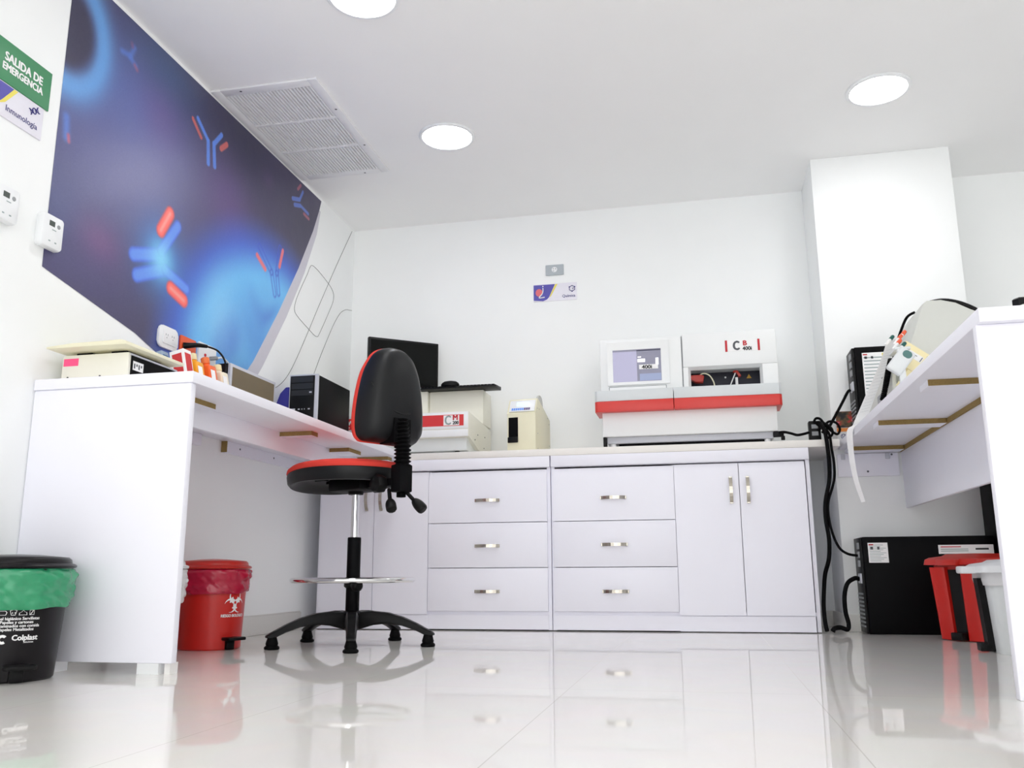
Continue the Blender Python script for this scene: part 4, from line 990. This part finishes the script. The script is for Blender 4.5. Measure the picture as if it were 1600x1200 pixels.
t = thing('lcd_monitor', 'silver flat monitor with a brown reflection coloured into its screen on the left desk', 'monitor', (-1.99, 3.55, DT))
part(mk(SILVER).box(-1.964, -1.950, 3.34, 3.752, 0.935, 1.172, 0.003), 'bezel', t)
part(mk(BLACKP).box(-2.012, -1.9645, 3.338, 3.752, 0.936, 1.1715, 0.003), 'back_cover', t, 'black back cover')
part(mk(mat('screen_brown_reflection', (108, 94, 66), 0.35, var=0.08, scale=8)).box(-1.950, -1.9492, 3.356, 3.736, 0.95, 1.158).use(INKG).box(-1.9492, -1.949, 3.44, 3.50, 1.046, 1.050).box(-1.9492, -1.949, 3.52, 3.56, 1.036, 1.042), 'screen', t, 'screen coloured brown to imitate a reflection')  # brown base colour stands in for a reflection on the glass
part(mk(SILVER).box(-2.0, -1.96, 3.50, 3.59, DT+0.01, 0.936, 0.003).rbox(-2.05, -1.90, 3.44, 3.65, DT+0.001, DT+0.012, 0.02, 'xy', 0.003), 'stand', t)

t = thing('computer_tower', 'black computer tower with silver trimmed front on the left desk', 'computer', (-1.90, 4.155, DT))
part(mk(BLACKM).box(-1.975, -1.829, 3.966, 4.365, DT+0.004, 1.250, 0.004), 'case', t)
ff = mk(SILVER).box(-1.978, -1.826, 3.950, 3.9655, DT+0.002, 1.253, 0.003)
part(ff, 'front_frame', t, 'silver front frame')
fb = mk(BLACKP).box(-1.972, -1.842, 3.946, 3.9502, DT+0.006, 1.245, 0.002)
fb.use(INKK).box(-1.965, -1.85, 3.9448, 3.9462, 1.212, 1.240).box(-1.965, -1.85, 3.9448, 3.9462, 1.178, 1.206).box(-1.965, -1.85, 3.9448, 3.9462, 1.145, 1.172)
fb.use(SILVER).box(-1.868, -1.855, 3.944, 3.9463, 1.156, 1.163).box(-1.962, -1.940, 3.944, 3.9463, 1.072, 1.080)
for xx in (-1.925, -1.905, -1.892, -1.872): fb.box(xx, xx+(0.010 if xx in (-1.925, -1.872) else 0.003), 3.944, 3.9463, 1.073, 1.079)
part(fb, 'front_bezel', t, 'black front bezel with buttons')
fd = mk(mat('royal_blue_plastic', (38, 34, 138), 0.4)).prism([(-2.074, DT+0.001), (-2.066, 1.08), (-2.035, 1.165), (-2.006, 1.195), (-1.986, 1.195), (-1.985, DT+0.001)], 3.965, 4.22, 'xz', 0.004)
solo(fd, 'document_folder', 'dark blue folder standing between the black computer and the wall', 'folder', (-2.02, 4.09, DT))

# ------------------------------------------------------------------ CM200 analyzer, monitor, keyboard, mouse
t = thing('chemistry_analyzer', 'cream analyzer with red stripe reading CM 200 on the back worktop', 'analyzer', (-1.56, 4.68, DT))
ax0, ax1, ay0 = -1.945, -1.182, 4.425
body = mk(CREAM).prism([(ay0, 0.985), (ay0, 1.115), (ay0+0.006, 1.121), (4.755, 1.100), (4.935, 1.09), (4.935, 0.94), (4.62, 0.94), (4.46, 0.985)], ax0, ax1, 'yz', 0.003)
part(body, 'body', t)
part(mk(WHITEP).box(ax0+0.002, ax1-0.002, ay0-0.004, ay0-0.0003, 1.028, 1.118, 0.001).box(ax0+0.002, ax1-0.002, ay0-0.004, ay0-0.0003, 0.986, 1.024, 0.001), 'front_panel', t, 'white front panel')
sp_ = mk(REDSTRIPE).box(-1.920, -1.208, ay0-0.0052, ay0-0.0041, 1.043, 1.103)
sp_.use(INKW).box(-1.318, -1.232, ay0-0.0058, ay0-0.0051, 1.046, 1.100)
RX = (1, 0, 0); fy = ay0-0.0058
sp_.use(INKLG).text('C', 0.070, (-1.312, fy, 1.050), RX, UZ, bold=0.03, sx=0.72)
sp_.use(INKR).text('M', 0.040, (-1.268, fy, 1.0735), RX, UZ, bold=0.05, sx=0.95)
sp_.use(INKK).text('200', 0.024, (-1.268, fy, 1.051), RX, UZ, bold=0.05, sx=0.92)
sp_.use(INKW).text('Wiener lab.', 0.036, (-1.858, ay0-0.0052, 1.068), RX, UZ, bold=0.04, sx=0.78).text('G  R  O  U  P', 0.013, (-1.856, ay0-0.0052, 1.050), RX, UZ, bold=0.02)
sp_.lathe([(0.020, 0.0), (0.020, 0.0008)], (-1.886, ay0-0.0052, 1.072), 24, axis='y')
sp_.use(INKR).lathe([(0.0105, 0.0), (0.0105, 0.0012)], (-1.886, ay0-0.0052, 1.072), 18, axis='y')
sp_.use(INKW).box(-1.8885, -1.8835, ay0-0.0069, ay0-0.0062, 1.060, 1.084)
part(sp_, 'red_stripe', t, 'red stripe with maker name and CM 200 badge')
part(mk(GREYW).box(ax0+0.01, ax1-0.02, 4.462, 4.92, 0.917, 0.9848, 0.002), 'base', t, 'pale lower base')
for x in (ax0+0.05, -1.62, -1.26):
    for y in (4.49, 4.88): part(mk(RUBBER).lathe([(0.014, DT), (0.016, DT+0.004), (0.013, 0.9168)], (x, y, 0), 12), 'rubber_foot', t)
hd = mk(CREAM).box(-1.500, ax1+0.0003, 4.745, 4.935, 1.102, 1.300, 0.004)
part(hd, 'tower_housing', t, 'raised cream housing at the right rear')
part(mk(CREAM).box(-1.94, -1.503, 4.72, 4.935, 1.103, 1.300, 0.004), 'tower_housing', t, 'raised cream housing at the left rear')
scw = mk(INKG)
for y, z in ((4.62, 1.02), (4.56, 0.985), (4.76, 0.965), (4.78, 1.03)): scw.lathe([(0.004, 0.0), (0.003, 0.002)], (ax1, y, z), 8, axis='x')
part(scw, 'screws', t)

t = thing('flat_monitor', 'black flat monitor turned sideways, standing behind the stool backrest', 'monitor', (-1.66, 4.74, 1.3013), math.atan2(0.255, 0.335), local=True)
part(mk(BLACKP).box(-0.214, 0.214, -0.006, 0.022, 0.043, 0.316, 0.005), 'bezel', t)
part(mk(SCREENK).box(-0.200, 0.200, -0.0072, -0.0061, 0.062, 0.302), 'screen', t)
part(mk(BLACKP).box(-0.03, 0.03, 0.0225, 0.04, 0.004, 0.12, 0.004).rbox(-0.09, 0.09, -0.03, 0.075, 0.0, 0.008, 0.03, 'xy', 0.002), 'stand', t)
t = thing('computer_keyboard', 'black keyboard lying on top of the cream CM 200 analyzer', 'keyboard', (-1.32, 4.73, 1.3008))
kbx0, kbx1, ky0, ky1 = -1.545, -1.090, 4.672, 4.800
part(mk(BLACKP).prism([(ky0, 1.301), (ky0, 1.309), (ky1, 1.322), (ky1, 1.301)], kbx0, kbx1, 'yz', 0.002), 'base', t)
ks = mk(BLACKM)
for r_ in range(5):
    for c_ in range(21):
        x = kbx0+0.012+c_*0.0206; y = ky0+0.014+r_*0.021; z = 1.309+0.013*(y-ky0)/(ky1-ky0)
        ks.box(x, x+0.017, y, y+0.017, z, z+0.008, 0)
part(ks, 'keys', t)
ms = mk(BLACKP); ms.M = Matrix.Translation((-1.36, 4.66, 1.314))
ms = mk(BLACKP)
rr = []
for k, (z, s_) in enumerate(((0.0, 0.95), (0.008, 1.0), (0.018, 0.9), (0.027, 0.65), (0.031, 0.2))):
    rr.append([(-1.375+0.055*s_*math.cos(2*PI*i/28), 4.735+0.032*s_*math.sin(2*PI*i/28), 1.3265+z) for i in range(28)])
ms.loft(rr)
solo(ms, 'computer_mouse', 'black mouse resting on the keyboard beside the black monitor', 'mouse', (-1.375, 4.735, 1.3265))

# ------------------------------------------------------------------ cream reader
t = thing('photometer', 'small cream reader with blue lit display and black slot on the worktop', 'lab device', (-0.895, 4.62, DT), math.radians(-6), local=True)
wx = 0.0785
part(mk(CREAM2).prism([(-0.14, 0.002), (-0.14, 0.205), (-0.138, 0.207), (-0.10, 0.285), (-0.085, 0.292), (0.02, 0.250), (0.145, 0.205), (0.145, 0.002)], -wx, wx, 'yz', 0.003), 'body', t)
sl_ = Matrix.Translation((0, -0.1405, 0.207)) @ Matrix.Rotation(math.radians(-26), 4, 'X')
pn = mk(WHITEP); pn.M = sl_; pn.box(-wx+0.010, wx-0.006, -0.0035, -0.0006, 0.008, 0.080, 0.001)
dp = part(pn, 'control_panel', t, 'white control panel')
sc_ = mk(mat('pale_blue_lcd', (178, 222, 250), 0.3, emit=0.35)); sc_.M = sl_; sc_.box(-0.030, 0.038, -0.0046, -0.0036, 0.042, 0.068); subpart(sc_, 'display', dp, 'pale blue lit display')
kp = mk(mat('blue_keys', (96, 150, 236), 0.4)); kp.M = sl_
for k in range(6): kp.box(-0.055+0.0115*k, -0.0455+0.0115*k, -0.0046, -0.0036, 0.016, 0.030)
kp.use(mat('purple_keys', (84, 66, 120), 0.4))
for k in range(6, 9): kp.box(-0.055+0.0115*k, -0.0455+0.0115*k, -0.0046, -0.0036, 0.016, 0.030)
subpart(kp, 'keypad', dp, 'row of blue and purple keys')
part(mk(DARK).box(-0.070, -0.018, -0.1415, -0.1404, 0.055, 0.185).use(BLACKP).box(-0.074, -0.017, -0.150, -0.1404, 0.050, 0.080, 0.004), 'sample_slot', t, 'black sample slot with sill')
part(mk(mat('grey_disc_plastic', (205, 206, 200), 0.45)).lathe([(0.001, -0.006), (0.048, -0.006), (0.050, 0.0), (0.048, 0.006), (0.001, 0.006)], (0.062, -0.01, 0.272), 28, axis='x'), 'paper_roll_cover', t, 'grey round cover at the top')
sw = mk(GREYDK)
for y, z in ((-0.10, 0.235), (-0.07, 0.235), (-0.10, 0.10), (-0.10, 0.02), (0.12, 0.18), (0.12, 0.06), (0.09, 0.21)): sw.lathe([(0.0025, 0.0), (0.002, 0.0015)], (wx, y, z), 8, axis='x')
part(sw, 'screws', t)
cb = mk(GREYDK).tube(smooth_path([(-0.79, 4.765, DT+0.012), (-0.765, 4.76, DT+0.014), (-0.73, 4.75, DT+0.010), (-0.69, 4.75, DT+0.0045)], 6), 0.0038, 8)
solo(cb, 'thin_cable', 'short grey cable on the worktop right of the cream reader', 'cable', (-0.72, 4.75, DT))

# ------------------------------------------------------------------ CB400i analyzer
t = thing('chemistry_analyzer', 'large white analyzer with red band reading CB 400i on the worktop', 'analyzer', (-0.05, 4.65, DT))
WA = mat('analyzer_white', (240, 242, 242), 0.36, var=0.008)
fyL = 4.445
lower = mk(WA).box(-0.477, 0.386, fyL, 4.90, 0.957, 1.095, 0.005)
part(lower, 'lower_body', t)
ch = mk(SILVER).box(-0.458, 0.362, 4.468, 4.88, 0.924, 0.9565, 0.003)
part(ch, 'chassis', t, 'grey metal chassis rail')
vg = mk(DARK).box(-0.40, 0.345, 4.490, 4.87, DT+0.006, 0.9236)
vg.use(BLACKM)
for k in range(60): vg.box(-0.40+0.0124*k, -0.395+0.0124*k, 4.486, 4.4905, DT+0.006, 0.9236)
part(vg, 'vent_grille', t, 'dark slotted underside')
for x, y in ((-0.428, 4.49), (0.335, 4.49), (-0.428, 4.84), (0.335, 4.84)):
    part(mk(WHITEP).lathe([(0.017, DT+0.0005), (0.019, DT+0.004), (0.015, DT+0.008), (0.015, 0.9238)], (x, y, 0), 16), 'foot', t)
part(mk(BLACKP).box(-0.476, -0.460, 4.452, 4.50, DT+0.008, 0.9565, 0.002), 'corner_clip', t, 'black clip at the left')
part(mk(BLACKP).box(0.363, 0.412, 4.455, 4.49, 0.930, 0.9565, 0.003).box(0.398, 0.416, 4.452, 4.47, 0.912, 0.932, 0.002), 'plug', t, 'black plug at the right')
def band(mat_, z0, z1, x0, x1, last):
    yl = 4.404 if not last else 4.399
    if not last: pts = [(x0, 4.60), (x0, 4.420), (x0+0.012, 4.406), (x1, 4.399), (x1, 4.60)]
    else: pts = [(x0, 4.60), (x0, 4.399), (x1-0.012, 4.406), (x1, 4.420), (x1, 4.60)]
    return mk(mat_).prism(pts, z0, z1, 'xy', 0.0015)
part(band(BANDRED, 1.080, 1.134, -0.510, -0.113, False), 'red_band', t, 'red band, left half')
part(band(BANDRED, 1.080, 1.134, -0.110, 0.412, True), 'red_band', t, 'red band, right half')
part(band(BANDGREY, 1.1345, 1.190, -0.510, -0.113, False), 'grey_band', t, 'pale grey band, left half')
part(band(BANDGREY, 1.1345, 1.190, -0.110, 0.412, True), 'grey_band', t, 'pale grey band, right half')
# upper body
uy = 4.50
ub = mk(WA).box(-0.488, -0.064, uy, 4.90, 1.1905, 1.482, 0.006)
part(ub, 'upper_body', t)
ox0, ox1, oz0, oz1 = -0.022, 0.322, 1.196, 1.300
ur = mk(WA)
ur.box(-0.060, 0.410, uy, 4.90, oz1+0.012, 1.490, 0.006)
ur.box(-0.060, ox0-0.012, uy, 4.90, 1.1905, oz1+0.0118, 0.003).box(ox1+0.012, 0.410, uy, 4.90, 1.1905, oz1+0.0118, 0.003)
# chamfer round the opening
ur.add([(ox0-0.0125, uy+0.001, oz1+0.0125), (ox1+0.0125, uy+0.001, oz1+0.0125), (ox1, uy+0.03, oz1), (ox0, uy+0.03, oz1)], [[0, 1, 2, 3]])
ur.add([(ox0-0.0125, uy+0.001, oz1+0.0125), (ox0, uy+0.03, oz1), (ox0, uy+0.03, 1.191), (ox0-0.0125, uy+0.001, 1.191)], [[0, 1, 2, 3]])
ur.add([(ox1+0.0125, uy+0.001, oz1+0.0125), (ox1, uy+0.03, oz1), (ox1, uy+0.03, 1.191), (ox1+0.0125, uy+0.001, 1.191)], [[3, 2, 1, 0]])
part(ur, 'hood', t, 'white right-hand hood')
rec = part(mk(mat('dark_navy_interior', (16, 18, 40), 0.5)).box(ox0-0.010, ox1+0.010, 4.66, 4.70, 1.191, oz1+0.011), 'bay', t, 'dark sampling bay')
arm = mk(mat('dark_red_plastic', (170, 44, 34), 0.4)).prism([(-0.035, 1.275), (-0.035, 1.262), (0.0, 1.240), (0.038, 1.238), (0.045, 1.270), (0.03, 1.276)], 4.53, 4.58, 'xz', 0.003)
subpart(arm, 'sampling_arm', rec, 'red sampling arm')
arm = mk(mat('dark_red_plastic', (170, 44, 34), 0.4)).prism([(0.195, 1.297), (0.215, 1.297), (0.232, 1.268), (0.218, 1.262), (0.210, 1.285), (0.190, 1.290)], 4.56, 4.59, 'xz', 0.002)
arm.use(PAPER).cyl((0.204, 4.575, 1.288), (0.172, 4.575, 1.215), 0.003, n=8).cyl((0.208, 4.575, 1.262), (0.208, 4.575, 1.205), 0.007, n=12)
subpart(arm, 'mixer_arm', rec, 'red mixer arm with white tubes')
subpart(mk(CREAM2).tube(smooth_path([(0.015, 4.56, 1.272), (0.04, 4.56, 1.288), (0.07, 4.56, 1.278), (0.09, 4.56, 1.245), (0.096, 4.56, 1.215)], 6), 0.0035, 8), 'tube', rec, 'pale curved tube')
cu = mk(PAPER)
for x in (0.08, 0.095, 0.14, 0.155): cu.lathe([(0.010, 1.19), (0.011, 1.213), (0.006, 1.219)], (x, 4.57, 0), 14)
cu.box(0.075, 0.30, 4.60, 4.62, 1.191, 1.206)
subpart(cu, 'cuvettes', rec, 'pale cuvettes')
subpart(mk(mat('amber_triangle', (206, 160, 50), 0.5)).prism([(0.262, 1.272), (0.288, 1.272), (0.275, 1.294)], 4.655, 4.6598, 'xz').use(INKW).lathe([(0.005, 0.0), (0.005, 0.002)], (0.155, 4.66, 1.283), 14, axis='y'), 'warning_sign', rec, 'amber warning triangle')
# display
bz = mk(WA)
bx0, bx1, bz0, bz1 = -0.448, -0.128, 1.232, 1.462
dx0, dx1, dz0, dz1 = -0.420, -0.170, 1.250, 1.422
outer = [(bx0, bz0), (bx1, bz0), (bx1, bz1), (bx0, bz1)]; inn = [(dx0, dz0), (dx1, dz0), (dx1, dz1), (dx0, dz1)]
V = [(x, uy-0.012, z) for x, z in outer] + [(x, uy-0.0015, z) for x, z in inn] + [(x, uy-0.0003, z) for x, z in outer]
bz.add(V, [[i, (i+1) % 4, 4+(i+1) % 4, 4+i] for i in range(4)] + [[i, 8+i, 8+(i+1) % 4, (i+1) % 4] for i in range(4)])
bzo = part(bz, 'display_bezel', t)
sc_ = mk(mat('lit_lavender_screen', (166, 164, 190), 0.25, emit=0.12, var=0.05, scale=6)).box(dx0-0.001, dx1+0.001, uy-0.0014, uy-0.0006, dz0-0.001, dz1+0.001)
sc_.use(mat('lit_grey_screen_window', (128, 128, 146), 0.3, emit=0.1)).box(-0.295, dx1, uy-0.0018, uy-0.0013, 1.252, 1.418).box(dx0, dx1, uy-0.0018, uy-0.0013, 1.412, 1.422)
sc_.use(mat('lit_slate_screen_panel', (136, 146, 176), 0.3, emit=0.15)).box(-0.282, -0.172, uy-0.0022, uy-0.0017, 1.254, 1.290)
sc_.use(mat('lit_white_screen_panel', (240, 240, 246), 0.3, emit=0.3)).box(-0.292, -0.252, uy-0.0022, uy-0.0017, 1.352, 1.370).box(-0.290, -0.272, uy-0.0022, uy-0.0017, 1.377, 1.383).box(-0.198, -0.183, uy-0.0022, uy-0.0017, 1.335, 1.372)
scr = subpart(sc_, 'screen', bzo, 'lit lavender screen with windows')
part(mk(PAPER).box(-0.284, -0.186, uy-0.0030, uy-0.0022, 1.314, 1.338).use(INKK).text('400i', 0.028, (-0.270, uy-0.0030, 1.316), RX, UZ, bold=0.04, sx=1.1), 'sticker', t, 'white sticker reading 400i')
dr = part(mk(WA).box(-0.440, -0.150, uy-0.010, uy-0.0004, 1.1925, 1.222, 0.002), 'drawer', t)
subpart(mk(GREYDK).box(-0.443, -0.147, uy-0.0034, uy-0.0004, 1.2232, 1.2252).box(-0.4435, -0.4405, uy-0.0034, uy-0.0004, 1.1925, 1.2232).box(-0.1495, -0.1465, uy-0.0034, uy-0.0004, 1.1925, 1.2232), 'seam', dr)
part(mk(GREYDK).box(-0.0635, -0.0605, uy+0.0015, 4.89, 1.1915, 1.480), 'seam', t)
bd = mk(PAPER).box(0.166, 0.322, uy-0.0012, uy-0.0001, 1.384, 1.440)
fy = uy-0.0012
bd.use(INKR).box(0.157, 0.168, uy-0.0024, uy-0.0001, 1.382, 1.442, 0.001).box(0.318, 0.329, uy-0.0024, uy-0.0001, 1.382, 1.442, 0.001)
bd.use(INKG).text('C', 0.066, (0.196, fy, 1.390), RX, UZ, bold=0.05, sx=0.70)
bd.use(INKR).text('B', 0.036, (0.245, fy, 1.4115), RX, UZ, bold=0.05, sx=1.0)
bd.use(INKK).text('400i', 0.028, (0.243, fy, 1.3860), RX, UZ, bold=0.04, sx=0.95)
part(bd, 'badge', t, 'CB 400i badge between two red bars')

# ------------------------------------------------------------------ back wall sign and socket
t = thing('wall_socket', 'grey single socket plate high on the back wall', 'socket', (-0.795, YB, 2.06))
part(mk(mat('grey_socket_plate', (178, 186, 192), 0.45)).box(-0.850, -0.740, YB-0.010, YB-0.0005, 2.026, 2.092, 0.004), 'plate', t)
part(mk(WHITEP).lathe([(0.017, 0.010), (0.016, 0.0125), (0.001, 0.0128)], (-0.796, YB, 2.060), 20, axis='y').use(INKG).box(-0.804, -0.801, YB-0.0135, YB-0.0127, 2.062, 2.069).box(-0.790, -0.787, YB-0.0135, YB-0.0127, 2.060, 2.067).box(-0.803, -0.799, YB-0.0135, YB-0.0127, 2.049, 2.053), 'outlet', t, 'white round outlet')
t = thing('department_sign', 'purple and white sign reading Química on the back wall', 'sign', (-0.795, YB, 1.92))
part(mk(mat('sign_white', (234, 232, 242), 0.4)).box(-0.926, -0.664, YB-0.005, YB-0.0005, 1.866, 1.974, 0.001), 'board', t)
sg = mk(PURP).flat([(-0.925, 1.875), (-0.868, 1.868), (-0.845, 1.877), (-0.832, 1.890), (-0.795, 1.970), (-0.925, 1.970)], (0, YB-0.005, 0), RX, UZ)
sg.use(YEL).flat([(-0.829, 1.893), (-0.822, 1.893), (-0.779, 1.970), (-0.793, 1.970)], (0, YB-0.005, 0), RX, UZ, lift=0.0009)
part(sg, 'purple_panel', t, 'purple panel with yellow edge')
sg = mk(mat('coral_print', (228, 110, 118), 0.5)).flat([(-0.892+0.021*math.cos(2*PI*i/24), 1.922+0.024*math.sin(2*PI*i/24)) for i in range(24)], (0, YB-0.0056, 0), RX, UZ)
sg.use(INKW).tube(smooth_path([(-0.868, YB-0.0066, 1.950), (-0.868, YB-0.0066, 1.930), (-0.874, YB-0.0066, 1.912), (-0.892, YB-0.0066, 1.890), (-0.858, YB-0.0066, 1.892)], 4), 0.0032, 6).lathe([(0.004, 0), (0.004, 0.001)], (-0.868, YB-0.0062, 1.960), 10, axis='y')
part(sg, 'laboratory_emblem', t, 'white and coral emblem')
em = mk(INKB); hc = (-0.692, 1.936); hr = 0.018
hx6 = [(hc[0]+hr*math.cos(math.radians(30+60*i)), hc[1]+hr*math.sin(math.radians(30+60*i))) for i in range(6)]
em.tube([(x, YB-0.006, z) for x, z in hx6], 0.0022, 6, closed=True)
for x, z in hx6[::2]: em.lathe([(0.0042, 0.0), (0.0042, 0.001)], (x, YB-0.0062, z), 10, axis='y')
em.cyl((hc[0]+0.003, YB-0.006, hc[1]-0.006), (hc[0]+0.008, YB-0.006, hc[1]+0.006), 0.0018, n=6)
part(em, 'hexagon_emblem', t, 'navy hexagon emblem')
part(mk(INKB).text('Química', 0.0235, (-0.752, YB-0.005, 1.884), RX, UZ, bold=0.02, sx=0.98), 'lettering', t, 'navy lettering')

# ------------------------------------------------------------------ camera, world, view
cam = bpy.data.cameras.new('camera'); co = bpy.data.objects.new('camera', cam); C.objects.link(co)
yaw, pitch, roll, fpx = 0.2107, 0.2107, -0.0055, 1371.85
fw = Vector((-math.sin(yaw)*math.cos(pitch), math.cos(yaw)*math.cos(pitch), math.sin(pitch)))
rt = Vector((math.cos(yaw), math.sin(yaw), 0)); up = rt.cross(fw)
r2 = rt*math.cos(roll)+up*math.sin(roll); u2 = up*math.cos(roll)-rt*math.sin(roll)
co.matrix_world = Matrix(((r2.x, u2.x, -fw.x, 0), (r2.y, u2.y, -fw.y, 0), (r2.z, u2.z, -fw.z, 0.2862), (0, 0, 0, 1)))
cam.sensor_fit = 'HORIZONTAL'; cam.sensor_width = 36; cam.lens = 36*fpx/1600; cam.clip_start = 0.02
bpy.context.scene.camera = co
wd = bpy.data.worlds.new('world'); bpy.context.scene.world = wd; wd.use_nodes = True
wd.node_tree.nodes['Background'].inputs['Color'].default_value = (1, 1, 1, 1)
wd.node_tree.nodes['Background'].inputs['Strength'].default_value = 0.92
sc = bpy.context.scene
sc.view_settings.view_transform = 'Standard'; sc.view_settings.look = 'None'; sc.view_settings.gamma = 1.0
sc.view_settings.use_curve_mapping = False; sc.view_settings.exposure = 1.46
sc.cycles.max_bounces = 14; sc.cycles.diffuse_bounces = 9; sc.cycles.glossy_bounces = 5
bpy.context.view_layer.update()
